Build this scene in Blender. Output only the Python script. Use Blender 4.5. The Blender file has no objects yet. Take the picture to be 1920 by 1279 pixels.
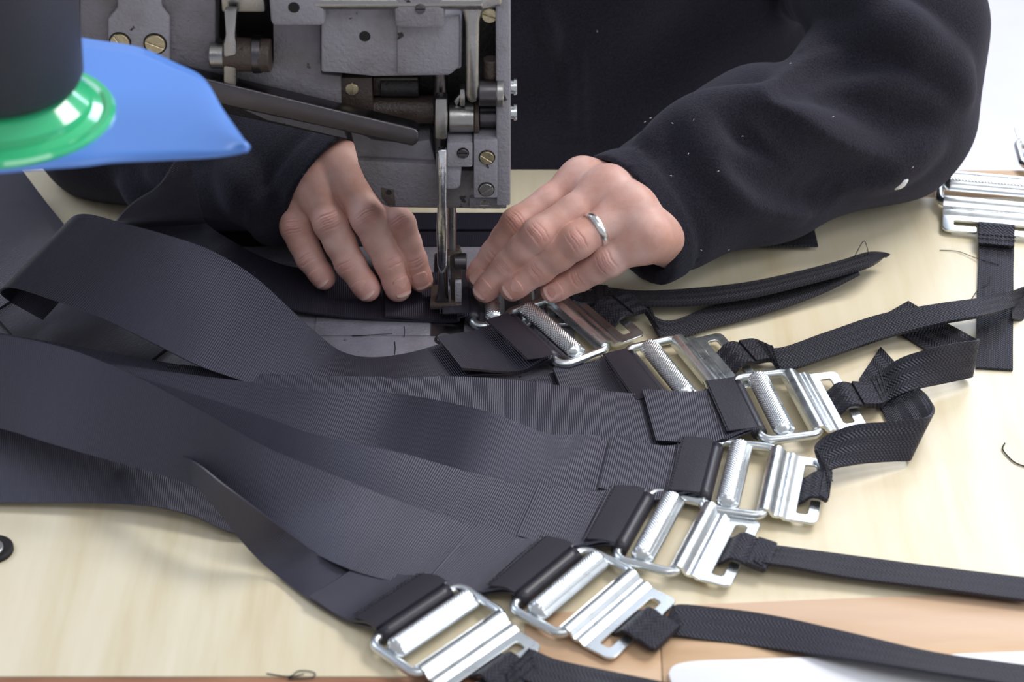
import bpy, bmesh, math, random
import numpy as np
from mathutils import Vector, Matrix, noise as mnoise

# ------------------------------------------------------------------ camera, world, light, exposure
C = bpy.context.scene.collection
sc = bpy.context.scene
FPX, PITCH, DIST = 4200.0, math.radians(34), 1.5          # focal length in px of a 1920 wide frame
cam_d = bpy.data.cameras.new('camera'); cam = bpy.data.objects.new('camera', cam_d); C.objects.link(cam)
cam_d.sensor_width = 36; cam_d.lens = 36 * FPX / 1920; cam_d.clip_start = 0.05; cam_d.clip_end = 50
cam.location = (0, -DIST * math.cos(PITCH), DIST * math.sin(PITCH))
cam.rotation_euler = (math.pi / 2 - PITCH, 0, 0)
cam_d.dof.use_dof = True; cam_d.dof.focus_distance = 1.475; cam_d.dof.aperture_fstop = 8.5
sc.camera = cam
sc.view_settings.view_transform = 'Standard'; sc.view_settings.look = 'None'
sc.view_settings.gamma = 1; sc.view_settings.use_curve_mapping = False
sc.view_settings.exposure = 0.0
world = bpy.data.worlds.new('world'); sc.world = world; world.use_nodes = True
world.node_tree.nodes['Background'].inputs[0].default_value = (0.93, 0.95, 1.0, 1)
world.node_tree.nodes['Background'].inputs[1].default_value = 0.44


def area(name, loc, aim, sx, sy, power, col=(1, 1, 1)):
    l = bpy.data.lights.new(name, 'AREA'); l.shape = 'RECTANGLE'; l.size = sx; l.size_y = sy
    l.energy = power; l.color = col
    o = bpy.data.objects.new(name, l); C.objects.link(o); o.location = loc
    o.rotation_euler = (Vector(aim) - Vector(loc)).to_track_quat('-Z', 'Y').to_euler()
    return o


area('ceiling_light', (1.25, 0.75, 1.75), (0.05, 0, 0.05), 1.1, 0.6, 34, (1, 0.985, 0.96))
area('ceiling_light', (0.5, -1.3, 2.1), (0, 0, 0), 1.6, 0.5, 10, (0.97, 0.98, 1))
area('window_light', (0.9, 2.6, 1.75), (0.05, 0, 0.05), 1.3, 1.0, 42, (0.74, 0.83, 1.0))
area('window_light', (2.1, -0.9, 1.25), (0, 0, 0.05), 1.2, 1.1, 15, (0.86, 0.92, 1.0))
area('window_light', (-1.5, 0.55, 1.5), (0, -0.1, 0.05), 1.0, 1.0, 13, (0.72, 0.82, 1.0))


# ------------------------------------------------------------------ helpers (millimetres)
S = 0.001
_c = np.array([0, -DIST * math.cos(PITCH), DIST * math.sin(PITCH)]) * 1000
_u = np.array([0, math.sin(PITCH), math.cos(PITCH)]); _f = np.array([0, math.cos(PITCH), -math.sin(PITCH)])


def ray(x, y):
    return _f + np.array([1., 0, 0]) * (x - 960) / FPX - _u * (y - 639.5) / FPX


def W(x, y, z=0.0):
    d = ray(x, y); return _c + d * (z - _c[2]) / d[2]


def WY(x, y, Y):
    d = ray(x, y); return _c + d * (Y - _c[1]) / d[1]


def on_ray(x, y, p, w, zh):
    """the point seen at x, y that lies w from p, near height zh"""
    d = ray(x, y); q = _c - p
    a = d @ d; b = 2 * d @ q; c = q @ q - w * w
    D = b * b - 4 * a * c
    if D <= 0: t = -b / (2 * a); return _c + d * t
    r = [_c + d * ((-b + s * math.sqrt(D)) / (2 * a)) for s in (-1, 1)]
    return min(r, key=lambda v: abs(v[2] - zh))


def mesh_obj(name, V, Fc, mat=None, parent=None, smooth=True, uv=None):
    me = bpy.data.meshes.new(name)
    V = np.asarray(V, float) * S
    me.from_pydata(V.tolist() if len(V) < 5000 else V, [], Fc if isinstance(Fc, list) else Fc.tolist())
    me.update()
    if smooth: me.shade_smooth()
    o = bpy.data.objects.new(name, me); C.objects.link(o)
    if mat: me.materials.append(mat)
    if parent: o.parent = parent
    if uv is not None:
        l = me.uv_layers.new(name='UVMap')
        li = np.empty(len(me.loops), dtype=np.int32); me.loops.foreach_get('vertex_index', li)
        l.data.foreach_set('uv', np.asarray(uv, dtype=np.float32)[li].ravel())
    return o


def bm_obj(name, bm, mat=None, parent=None, smooth=True, angle=35):
    me = bpy.data.meshes.new(name); bmesh.ops.recalc_face_normals(bm, faces=bm.faces)
    bm.to_mesh(me); bm.free()
    me.transform(Matrix.Scale(S, 4))
    if smooth:
        me.shade_smooth(); me.set_sharp_from_angle(angle=math.radians(angle))
    o = bpy.data.objects.new(name, me); C.objects.link(o)
    if mat: me.materials.append(mat)
    if parent: o.parent = parent
    return o


def tag(o, label=None, cat=None, group=None, kind=None):
    if label: o['label'] = label
    if cat: o['category'] = cat
    if group: o['group'] = group
    if kind: o['kind'] = kind
    return o


def empty(name, label, cat, group=None):
    o = bpy.data.objects.new(name, None); o.empty_display_size = 0.02; C.objects.link(o)
    return tag(o, label, cat, group)


def add_box(bm, a, b, bev=0.0, seg=2, M=None):
    a = np.minimum(a, b), np.maximum(a, b)
    lo, hi = a
    r = bmesh.ops.create_cube(bm, size=1)
    vs = r['verts']
    for v in vs:
        v.co = Vector([(lo[i] + hi[i]) / 2 + v.co[i] * (hi[i] - lo[i]) for i in range(3)])
    if bev > 0:
        es = list({e for v in vs for e in v.link_edges})
        rr = bmesh.ops.bevel(bm, geom=es, offset=bev, segments=seg, affect='EDGES', profile=0.5)
        vs = list({v for f in rr['faces'] for v in f.verts} | {v for v in vs if v.is_valid})
    if M is not None: bmesh.ops.transform(bm, matrix=M, verts=vs)
    return vs


def add_prism(bm, pts, d, bev=0.0, seg=2):
    """pts: 3D outline, d: extrusion vector"""
    vs = [bm.verts.new(p) for p in pts]; f = bm.faces.new(vs)
    r = bmesh.ops.extrude_face_region(bm, geom=[f])
    nv = [g for g in r['geom'] if isinstance(g, bmesh.types.BMVert)]
    bmesh.ops.translate(bm, verts=nv, vec=Vector(d))
    if bev > 0:
        es = list({e for v in vs + nv for e in v.link_edges})
        bmesh.ops.bevel(bm, geom=es, offset=bev, segments=seg, affect='EDGES', profile=0.5, clamp_overlap=True)


def add_lathe(bm, p0, p1, prof, n=28):
    """prof: (t along p0-p1 in mm, radius)"""
    p0 = Vector(p0); ax = (Vector(p1) - p0).normalized()
    q = ax.to_track_quat('Z', 'Y').to_matrix()
    rings = []
    for t, r in prof:
        rings.append([bm.verts.new(p0 + q @ Vector((r * math.cos(a), r * math.sin(a), t))) for a in [2 * math.pi * k / n for k in range(n)]] if r > 1e-6 else [bm.verts.new(p0 + q @ Vector((0, 0, t)))])
    for A, B in zip(rings, rings[1:]):
        for k in range(n):
            k2 = (k + 1) % n
            if len(A) == 1 and len(B) > 1: bm.faces.new((A[0], B[k], B[k2]))
            elif len(B) == 1 and len(A) > 1: bm.faces.new((A[k], B[0], A[k2]))
            elif len(A) > 1: bm.faces.new((A[k], B[k], B[k2], A[k2]))


def cyl_prof(L, r, b=0.6):
    return [(0, 0), (0, r - b), (b, r), (L - b, r), (L, r - b), (L, 0)]


def tube_path(pts, r, n=10, closed=False):
    """verts, faces of a tube through 3D points; r number or list"""
    P = np.asarray(pts, float); m = len(P)
    if closed: T = np.roll(P, -1, 0) - np.roll(P, 1, 0)
    else: T = np.gradient(P, axis=0)
    T /= np.linalg.norm(T, axis=1)[:, None] + 1e-9
    nrm = np.cross(T[0], [0.13, 0.2, 0.97]); nrm /= np.linalg.norm(nrm)
    V = []; R = np.broadcast_to(np.asarray(r, float), (m,))
    for i in range(m):
        nrm = nrm - T[i] * (nrm @ T[i]); nrm /= np.linalg.norm(nrm)
        b = np.cross(T[i], nrm)
        for k in range(n):
            a = 2 * math.pi * k / n
            V.append(P[i] + R[i] * (math.cos(a) * nrm + math.sin(a) * b))
    Fc = []
    for i in range(m if closed else m - 1):
        for k in range(n):
            j = (i + 1) % m
            Fc.append((i * n + k, i * n + (k + 1) % n, j * n + (k + 1) % n, j * n + k))
    if not closed:
        Fc.append(tuple(range(n))[::-1]); Fc.append(tuple((m - 1) * n + k for k in range(n)))
    return V, Fc


def crom(P, n=8, closed=False):
    P = np.asarray(P, float); m = len(P)
    if m < 3: return np.array([P[0] + (P[-1] - P[0]) * t for t in np.linspace(0, 1, n + 1)])
    Q = np.vstack([2 * P[0] - P[1], P, 2 * P[-1] - P[-2]]); out = []
    for i in range(m - 1):
        p0, p1, p2, p3 = Q[i:i + 4]
        d0, d1, d2 = [max(np.linalg.norm(b[:3] - a[:3]), 1e-3) ** 0.5 for a, b in ((p0, p1), (p1, p2), (p2, p3))]
        m1 = (p1 - p0) / d0 - (p2 - p0) / (d0 + d1) + (p2 - p1) / d1
        m2 = (p2 - p1) / d1 - (p3 - p1) / (d1 + d2) + (p3 - p2) / d2
        m1 = m1 * d1; m2 = m2 * d1
        for t in np.arange(n) / n:
            t2, t3 = t * t, t ** 3
            out.append((2 * t3 - 3 * t2 + 1) * p1 + (t3 - 2 * t2 + t) * m1 + (-2 * t3 + 3 * t2) * p2 + (t3 - t2) * m2)
    out.append(P[-1]); return np.array(out)


# ------------------------------------------------------------------ materials
def srgb(r, g, b):
    f = lambda c: (c / 255 / 12.92) if c / 255 <= 0.04045 else ((c / 255 + 0.055) / 1.055) ** 2.4
    return (f(r), f(g), f(b), 1)


class M:
    def __init__(s, name, col, rough=0.5, metal=0.0, **kw):
        s.m = bpy.data.materials.new(name); s.m.use_nodes = True
        s.t = s.m.node_tree; s.b = s.t.nodes['Principled BSDF']
        s.b.inputs['Base Color'].default_value = col; s.b.inputs['Roughness'].default_value = rough
        s.b.inputs['Metallic'].default_value = metal
        for k, v in kw.items(): s.b.inputs[k.replace('_', ' ')].default_value = v

    def n(s, typ, **kw):
        x = s.t.nodes.new(typ)
        for k, v in kw.items():
            if k.startswith('i_'): x.inputs[k[2:].replace('_', ' ')].default_value = v
            else: setattr(x, k, v)
        return x

    def l(s, a, b): s.t.links.new(a, b)

    def coords(s, kind='Object', scale=(1, 1, 1), rot=(0, 0, 0)):
        tc = s.n('ShaderNodeTexCoord'); mp = s.n('ShaderNodeMapping'); mp.inputs['Scale'].default_value = scale
        mp.inputs['Rotation'].default_value = rot
        s.l(tc.outputs[kind], mp.inputs['Vector']); return mp.outputs[0]

    def noise(s, vec, scale, detail=4, rough=0.55, out='Fac'):
        x = s.n('ShaderNodeTexNoise'); x.inputs['Scale'].default_value = scale; x.inputs['Detail'].default_value = detail
        x.inputs['Roughness'].default_value = rough
        if vec is not None: s.l(vec, x.inputs['Vector'])
        return x.outputs[out]

    def ramp(s, fac, stops, interp='LINEAR'):
        x = s.n('ShaderNodeValToRGB'); x.color_ramp.interpolation = interp; e = x.color_ramp.elements
        e[0].position, e[0].color = stops[0]; e[1].position, e[1].color = stops[-1]
        for p, c in stops[1:-1]:
            k = e.new(p); k.color = c
        s.l(fac, x.inputs[0]); return x.outputs[0]

    def mix(s, fac, a, b, mode='MIX'):
        x = s.n('ShaderNodeMix', data_type='RGBA', blend_type=mode)
        for i, v in ((0, fac), (6, a), (7, b)):
            if hasattr(v, 'default_value') or hasattr(v, 'is_linked'): s.l(v, x.inputs[i])
            else: x.inputs[i].default_value = v
        return x.outputs[2]

    def math(s, op, a, b=0.0, c=0.0):
        x = s.n('ShaderNodeMath', operation=op)
        for i, v in enumerate((a, b, c)):
            if isinstance(v, (int, float)): x.inputs[i].default_value = v
            else: s.l(v, x.inputs[i])
        return x.outputs[0]

    def col(s, v): s.l(v, s.b.inputs['Base Color'])

    def bump(s, h, dist=0.001, strength=1.0):
        x = s.n('ShaderNodeBump'); x.inputs['Distance'].default_value = dist; x.inputs['Strength'].default_value = strength
        s.l(h, x.inputs['Height'])
        prev = s.b.inputs['Normal']
        if prev.is_linked: s.l(prev.links[0].from_socket, x.inputs['Normal'])
        s.l(x.outputs[0], prev)


def g(v): return (v, v, v, 1)


# laminate table top: pale maple, grain running away from the viewer
m_table = M('pale_maple_laminate', srgb(230, 220, 188), 0.42)
v = m_table.coords('Object', (1, 0.09, 1), (0, 0, 0.12))
a = m_table.noise(v, 42, 6, 0.6); b = m_table.noise(m_table.coords('Object', (1, 0.3, 1)), 7, 3)
c = m_table.ramp(a, [(0.30, srgb(214, 198, 162)), (0.5, srgb(228, 217, 188)), (0.72, srgb(237, 229, 206))])
c = m_table.mix(m_table.ramp(b, [(0.35, g(0)), (0.75, g(0.55))]), c, srgb(222, 202, 168))
m_table.col(c); m_table.bump(a, 0.0002, 0.3); m_table = m_table.m

m_wood = M('bare_beech_wood', srgb(205, 165, 122), 0.6)
v = m_wood.coords('Object', (0.12, 1, 1), (0, 0, 0.05))
a = m_wood.noise(v, 38, 6, 0.6); b = m_wood.noise(m_wood.coords('Object', (0.35, 2.2, 1)), 7, 2)
c = m_wood.ramp(a, [(0.3, srgb(182, 142, 104)), (0.5, srgb(204, 168, 130)), (0.72, srgb(216, 186, 152))])
c = m_wood.mix(m_wood.ramp(b, [(0.4, g(0)), (0.62, g(0.7))]), c, srgb(212, 182, 158))
m_wood.col(c); m_wood.bump(a, 0.0003, 0.4); m_wood = m_wood.m

m_edge = M('brown_table_edge', srgb(160, 112, 84), 0.55)
a = m_edge.noise(m_edge.coords('Object', (0.15, 1, 1)), 60, 5)
m_edge.col(m_edge.ramp(a, [(0.3, srgb(132, 88, 66)), (0.7, srgb(178, 130, 100))])); m_edge = m_edge.m

m_white = M('white_board', srgb(240, 240, 244), 0.45).m
m_floor = M('white_floor', srgb(244, 242, 248), 0.6)
a = m_floor.noise(m_floor.coords('Object'), 3, 3)
m_floor.col(m_floor.ramp(a, [(0.3, srgb(236, 234, 242)), (0.7, srgb(248, 246, 250))])); m_floor = m_floor.m


def webbing(name, period, col, depth, diag=0.0, rough=0.42):
    m = M(name, col, rough, 0.0)
    m.b.inputs['Specular IOR Level'].default_value = 0.95 if not diag else 0.6
    tc = m.n('ShaderNodeTexCoord'); sp = m.n('ShaderNodeSeparateXYZ'); m.l(tc.outputs['UV'], sp.inputs[0])
    u, w = sp.outputs[0], sp.outputs[1]
    arg = m.math('MULTIPLY', u, 2 * math.pi / period)
    if diag:
        zig = m.math('PINGPONG', w, diag)
        arg = m.math('ADD', arg, m.math('MULTIPLY', zig, 2 * math.pi / period * 0.9))
    s1 = m.math('SINE', arg)
    s2 = m.math('SINE', m.math('MULTIPLY', w, 2 * math.pi / (1.1 if not diag else 1.6)))
    h = m.math('ADD', m.math('MULTIPLY', s1, 0.5), m.math('MULTIPLY', m.math('MULTIPLY', s1, s2), 0.28 if not diag else 0.35))
    m.bump(h, depth)
    n = m.noise(m.coords('Object'), 300, 3)
    c = m.mix(m.ramp(n, [(0.4, g(0)), (0.8, g(0.5))]), col, tuple(x * 1.7 for x in col[:3]) + (1,))
    c2 = m.mix(m.math('MULTIPLY_ADD', s1, 0.42, 0.42), c, tuple(x * 0.35 for x in col[:3]) + (1,))
    m.col(c2)
    m.b.inputs['Sheen Weight'].default_value = 0.05; m.b.inputs['Sheen Roughness'].default_value = 0.4; m.b.inputs['Specular Tint'].default_value = (0.80, 0.80, 1, 1)
    return m.m


m_web = webbing('black_ribbed_webbing', 1.35, (0.0165, 0.0145, 0.0245, 1), 0.00020, rough=0.31)
m_webn = webbing('black_woven_tape', 2.5, (0.0135, 0.012, 0.0165, 1), 0.00055, diag=4.2, rough=0.5)
m_tape = M('satin_black_edge_tape', (0.024, 0.021, 0.031, 1), 0.40)
tc = m_tape.noise(m_tape.coords('Object'), 900, 2); m_tape.bump(tc, 0.0002, 0.5); m_tape = m_tape.m
m_thread = M('black_thread', (0.015, 0.014, 0.018, 1), 0.7).m


def steel(name, col, rough, nscale=60, amt=0.15, bumpd=0.0003):
    m = M(name, col, rough, 1.0)
    n = m.noise(m.coords('Object'), nscale, 5)
    m.l(m.ramp(n, [(0.3, g(max(rough - amt, 0.05))), (0.75, g(rough + amt))]), m.b.inputs['Roughness'])
    if bumpd: m.bump(n, bumpd, 0.5)
    return m.m


m_zinc = steel('zinc_plated_steel', (0.74, 0.78, 0.80, 1), 0.30, 120, 0.05, 0.0)
m_knurl = steel('knurled_zinc', (0.78, 0.81, 0.83, 1), 0.30, 150, 0.04, 0.0)
m_polish = steel('polished_steel', (0.78, 0.79, 0.84, 1), 0.16, 200, 0.06)
m_steel = steel('worn_steel', (0.42, 0.41, 0.40, 1), 0.34, 90, 0.12, 0.0006)
m_dsteel = steel('dark_oily_steel', (0.13, 0.12, 0.13, 1), 0.36, 60, 0.12, 0.0006)
m_brass = steel('brass_screw', (0.50, 0.43, 0.28, 1), 0.35, 300)
m_silver = steel('silver_ring', (0.9, 0.9, 0.88, 1), 0.22, 800, 0.08)


def cast(name, base, dirt, lo=0.43, hi=0.66, rough=0.42):
    m = M(name, base, rough, 0.0)
    v = m.coords('Object'); n = m.noise(v, 9, 8, 0.65); f = m.noise(v, 420, 4)
    c = m.mix(m.ramp(n, [(lo, g(0)), (hi, g(0.85))]), base, dirt)
    chips = m.ramp(m.noise(v, 85, 3), [(0.70, g(0)), (0.73, g(1))])
    c = m.mix(chips, c, (0.03, 0.025, 0.025, 1))
    m.col(c); m.bump(f, 0.0010, 0.8); m.bump(n, 0.002, 0.3)
    return m.m


m_cast = cast('grey_hammered_paint', srgb(126, 123, 130), srgb(86, 76, 66))
m_castl = cast('light_grey_paint', srgb(150, 147, 155), srgb(106, 98, 94), 0.52, 0.75)
m_bed = cast('pale_grey_bed_paint', srgb(142, 139, 150), srgb(92, 88, 94), 0.42, 0.66, 0.35)
m_brown = cast('oil_brown_metal', srgb(80, 68, 62), srgb(48, 38, 34), 0.4, 0.7, 0.4)
m_hole = M('black_and_recess_shade', (0.006, 0.005, 0.006, 1), 0.7).m  # plain black parts, and the shade of holes and recess put into colour
m_recess = cast('recess_shade_casting', srgb(50, 46, 46), srgb(26, 22, 22), 0.4, 0.7, 0.45)  # recess shade put into the casting colour, grime mottled over it
m_blue = M('blue_plastic', srgb(92, 140, 220), 0.3)
m_blue.b.inputs['Coat Weight'].default_value = 0.25; m_blue = m_blue.m
m_green = M('green_plastic', srgb(62, 190, 130), 0.14); m_green.b.inputs['Coat Weight'].default_value = 0.6; m_green = m_green.m
m_spool = M('wound_black_thread', srgb(46, 45, 54), 0.55)
s_ = m_spool.n('ShaderNodeTexWave', wave_type='BANDS', bands_direction='Z'); s_.inputs['Scale'].default_value = 300; s_.inputs['Distortion'].default_value = 1
m_spool.l(m_spool.coords('Object'), s_.inputs['Vector']); m_spool.bump(s_.outputs['Fac'], 0.0004, 0.6); m_spool = m_spool.m

m_fleece = M('navy_black_fleece', (0.0155, 0.014, 0.022, 1), 0.95)
v = m_fleece.coords('Object'); a = m_fleece.noise(v, 700, 5, 0.7); b = m_fleece.noise(v, 90, 4)
m_fleece.bump(a, 0.0010, 0.8); m_fleece.bump(b, 0.0006, 0.3)
m_fleece.col(m_fleece.ramp(a, [(0.35, (0.008, 0.007, 0.012, 1)), (0.7, (0.026, 0.024, 0.036, 1))]))
m_fleece.b.inputs['Sheen Weight'].default_value = 0.15; m_fleece.b.inputs['Sheen Roughness'].default_value = 0.5
m_fleece.b.inputs['Sheen Tint'].default_value = (0.7, 0.7, 0.9, 1)
m_fleece.b.inputs['Specular IOR Level'].default_value = 0.2; m_fleece = m_fleece.m

m_skin = M('skin', srgb(205, 158, 136), 0.5)
m_skin.b.inputs['Subsurface Weight'].default_value = 0.18; m_skin.b.inputs['Subsurface Radius'].default_value = (1.0, 0.35, 0.2)
m_skin.b.inputs['Subsurface Scale'].default_value = 0.004
v = m_skin.coords('Object'); a = m_skin.noise(v, 55, 4); b = m_skin.noise(v, 1500, 3)
at = m_skin.n('ShaderNodeAttribute', attribute_name='flush')
c = m_skin.ramp(a, [(0.32, srgb(202, 152, 136)), (0.5, srgb(212, 166, 154)), (0.7, srgb(220, 182, 172))])
c = m_skin.mix(at.outputs['Fac'], c, srgb(196, 124, 114))
m_skin.col(c)
vo = m_skin.n('ShaderNodeTexVoronoi', feature='DISTANCE_TO_EDGE'); vo.inputs['Scale'].default_value = 900
m_skin.l(v, vo.inputs['Vector'])
m_skin.bump(vo.outputs['Distance'], 0.0003, 0.22); m_skin.bump(b, 0.0002, 0.3); m_skin = m_skin.m
m_nail = M('fingernail', srgb(222, 172, 160), 0.28)
m_nail.b.inputs['Subsurface Weight'].default_value = 0.1; m_nail.b.inputs['Subsurface Scale'].default_value = 0.002
n_at = m_nail.n('ShaderNodeTexCoord'); sp = m_nail.n('ShaderNodeSeparateXYZ'); m_nail.l(n_at.outputs['UV'], sp.inputs[0])
m_nail.col(m_nail.ramp(sp.outputs[0], [(0.0, srgb(214, 160, 148)), (0.86, srgb(222, 174, 164)), (0.94, srgb(226, 190, 180)), (1.0, srgb(226, 194, 184))]))
m_nail = m_nail.m
m_lint = M('lint', srgb(190, 186, 190), 0.9).m

# ------------------------------------------------------------------ structure: floor
bm = bmesh.new(); add_box(bm, (-4000, -3000, -770), (4000, 6000, -750))
tag(bm_obj('floor', bm, m_floor, smooth=False), kind='structure')
bm = bmesh.new(); add_box(bm, (-4000, 5980, -750), (4000, 6020, 1500))
tag(bm_obj('wall_back', bm, m_floor, smooth=False), kind='structure')

# ------------------------------------------------------------------ table
table = empty('work_table', 'pale maple laminate sewing table with brown wooden edges under all the straps', 'table')
table.location = (0, 0, -0.75)


def kid(o, root):
    o.parent = root; o.matrix_parent_inverse = Matrix.Translation(-Vector(root.location)); return o


yb = W(1740, 370)[1]; yf = W(0, 1268)[1]
yt = W(960, 318)[1]
bm = bmesh.new(); add_prism(bm, [(-700, yf, 0), (700, yf, 0), (700, yb, 0), (304, yb, 0), (304, yt, 0), (-700, yt, 0)], (0, 0, -3), 0.4)
kid(bm_obj('tabletop', bm, m_table), table)
bm = bmesh.new(); add_box(bm, (-700, yf + 1, -28), (700, yb - 2, -3.1), 0.4)
kid(bm_obj('core_board', bm, m_wood), table)
bm = bmesh.new(); add_box(bm, (304.5, yb + 0.2, -28), (700, W(1800, 318)[1], -0.4), 0.8)
kid(bm_obj('rear_rail', bm, m_wood), table)
bm = bmesh.new(); add_box(bm, (-700, yf - 26, -30), (700, yf - 0.2, -0.6), 1.2)
kid(bm_obj('front_edge_strip', bm, m_edge), table)
for sx in (-660, 660):
    for sy in (yf + 30, yb - 60):
        bm = bmesh.new(); add_box(bm, (sx - 20, sy - 20, -750), (sx + 20, sy + 20, -28), 2)
        kid(bm_obj('leg', bm, m_steel), table)

# bare wooden board lying on the near right of the table
bw = empty('wooden_board', 'bare reddish brown board lying at the near right under the two lowest narrow straps', 'board')
P = [W(985, 1152, 1.8), W(1290, 1134, 1.8), W(1600, 1121, 1.8), W(1960, 1108, 1.8), W(1990, 1219, 1.8), W(1800, 1226, 1.8), W(1250, 1262, 1.8), W(1250, 1290, 1.8), W(985, 1290, 1.8)]
Pm = [W(1236, 1137, 1.8), W(1241, 1290, 1.8)]
bm = bmesh.new(); add_prism(bm, [Pm[0], P[1], P[2], P[3], P[4] + [60, -40, 0], P[4] + [60, -120, 0], Pm[1] + [0, -40, 0]], (0, 0, -1.7), 0.4)
bm_obj('plank', bm, m_wood, bw)
bm = bmesh.new(); add_prism(bm, [P[0], Pm[0] - [0.6, 0, 0], Pm[1] + [-0.6, -40, 0], P[8] + [0, -40, 0]], (0, 0, -1.7), 0.4)
bm_obj('plank', bm, m_wood, bw)

# white rounded panel, near right corner
Pw = [(1253, 1262), (1262, 1248), (1290, 1240), (1400, 1235), (1550, 1231), (1640, 1234), (1760, 1228), (1800, 1225), (1980, 1219)]
pts = [W(x, y, 5.5) for x, y in Pw]
pts = [p for p in crom(pts, 5)]
pts += [pts[-1] + [0, -160, 0], pts[0] + [20, -140, 0], pts[0] + [2, -12, 0]]
bm = bmesh.new(); add_prism(bm, pts, (0, 0, -3.4), 0.7)
tag(bm_obj('white_panel', bm, m_white), 'white rounded panel lying on the wooden board at the near right corner', 'panel')

# ------------------------------------------------------------------ sewing machine
sm = empty('sewing_machine', 'old grey industrial sewing machine whose head hangs between the two hands', 'sewing machine')
YF = 6.0          # front face of the head


def px_poly(pts, Y): return [WY(x, y, Y) for x, y in pts]


def mprism(name, pts, Yf, depth, mat, bev=1.5, parent=None, seg=2):
    bm = bmesh.new(); add_prism(bm, px_poly(pts, Yf), (0, depth, 0), bev, seg)
    return bm_obj(name, bm, mat, parent or sm)


def mbox(name, x0, y0, x1, y1, Yf, depth, mat, bev=1.2, parent=None):
    a = WY(x0, y1, Yf); b = WY(x1, y0, Yf)
    bm = bmesh.new(); add_box(bm, (a[0], Yf, a[2]), (b[0], Yf + depth, b[2]), bev)
    return bm_obj(name, bm, mat, parent or sm)


def mcyl(name, p0, p1, r, mat, parent=None, b=0.6, n=28):
    L = float(np.linalg.norm(np.array(p1) - np.array(p0)))
    bm = bmesh.new(); add_lathe(bm, p0, p1, cyl_prof(L, r, b), n)
    return bm_obj(name, bm, mat, parent or sm)


def screw(c, r, nrm, ang, mat, parent, h=1.6, name='screw'):
    """slotted screw: rim disc with two D shaped halves standing proud"""
    q = Vector(nrm).to_track_quat('Z', 'Y').to_matrix(); c = Vector(c)
    bm = bmesh.new(); add_lathe(bm, c - q @ Vector((0, 0, 1.0)), c + q @ Vector((0, 0, 1)), [(0, 0), (0, r), (h * .6, r), (h * .6, 0)], 24)
    for s in (0, 1):
        a0 = math.radians(ang) + s * math.pi; da = math.asin(0.13)
        pts = []
        for k in range(13):
            a = a0 + da + (math.pi - 2 * da) * k / 12; rr = r * 0.97
            pts.append(c + q @ Vector((rr * math.cos(a), rr * math.sin(a), h * .6 - 1)))
        add_prism(bm, pts, q @ Vector((0, 0, 0.9)), 0.2, 1)
    return bm_obj(name, bm, mat, parent)


def fscrew(px, py, Y, rpx, ang, mat=None, ring=True, parent=None, name='screw'):
    c = WY(px, py, Y); s = 2.85
    if ring:
        bm = bmesh.new(); add_lathe(bm, c + [0, -0.15, 0], c + [0, 2, 0], [(0, 0), (0, rpx / s * 1.16), (2, rpx / s * 1.16), (2, 0)], 24)  # black disc round the screw, painted shade of its sunk seat
        bm_obj('countersink_shade', bm, m_hole, parent or sm)
    return screw(c + np.array([0, -0.6, 0]), rpx / s, (0, -1, 0), ang, mat or m_brass, parent or sm, name=name)


def hole(px, py, Y, rpx, parent=None):
    c = WY(px, py, Y)
    bm = bmesh.new(); add_lathe(bm, c + [0, -0.12, 0], c + [0, 3, 0], [(0, 0), (0, rpx / 2.85), (3, rpx / 2.85), (3, 0)], 24)  # solid black disc on the face, painted shade of a hole
    return bm_obj('oil_hole_shade', bm, m_hole, parent or sm)


# head casting: inner wall coloured dark as recess shade, then the painted shell in front of it
mprism('inner_casting', [(380, -40), (948, -40), (948, 388), (720, 386), (690, 340), (662, 268), (640, 262), (380, 205)], YF + 26, 30, m_recess, 2)
# arm, left of the crank recess
mprism('arm_casting', [(150, -60), (404, -60), (404, 100), (418, 122), (440, 134), (500, 134), (512, 118), (512, -60), (602, -60), (602, 140), (640, 143), (640, 232), (652, 262), (500, 226), (330, 150), (150, 110)], YF, 52, m_cast, 1.2)
# lower nose with the curved throat
mprism('nose_casting', [(655, 240), (700, 262), (760, 268), (806, 262), (816, 300), (816, 320), (892, 320), (892, 372), (948, 372), (948, 388), (938, 393), (730, 390), (716, 384), (700, 362), (684, 336), (672, 305)], YF, 44, m_cast, 1.5)
mprism('nose_shelf', [(668, 300), (830, 308), (830, 392), (730, 390), (714, 382), (700, 362), (682, 334)], YF - 5, 8, m_cast, 2.5)
# proud block above
mprism('upper_block', [(602, 8), (744, 8), (744, 44), (866, 44), (866, 128), (846, 134), (844, 142), (700, 144), (640, 138), (602, 136)], YF - 9, 24, m_castl, 2.0)
mprism('block_rib', [(744, 30), (862, 30), (862, 126), (846, 140), (744, 140)], YF - 11, 6, m_castl, 1.6)
hole(684, 68, YF - 9, 10)
hp = mprism('hinge_plate', [(220, -60), (302, -60), (302, 14), (318, 34), (318, 128), (202, 108), (202, 36), (220, 16)], YF - 6, 5, m_castl, 1.6)
fscrew(225, 79, YF - 6, 17, -60, parent=hp); fscrew(291, 82, YF - 6, 18, 157, parent=hp)
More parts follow.
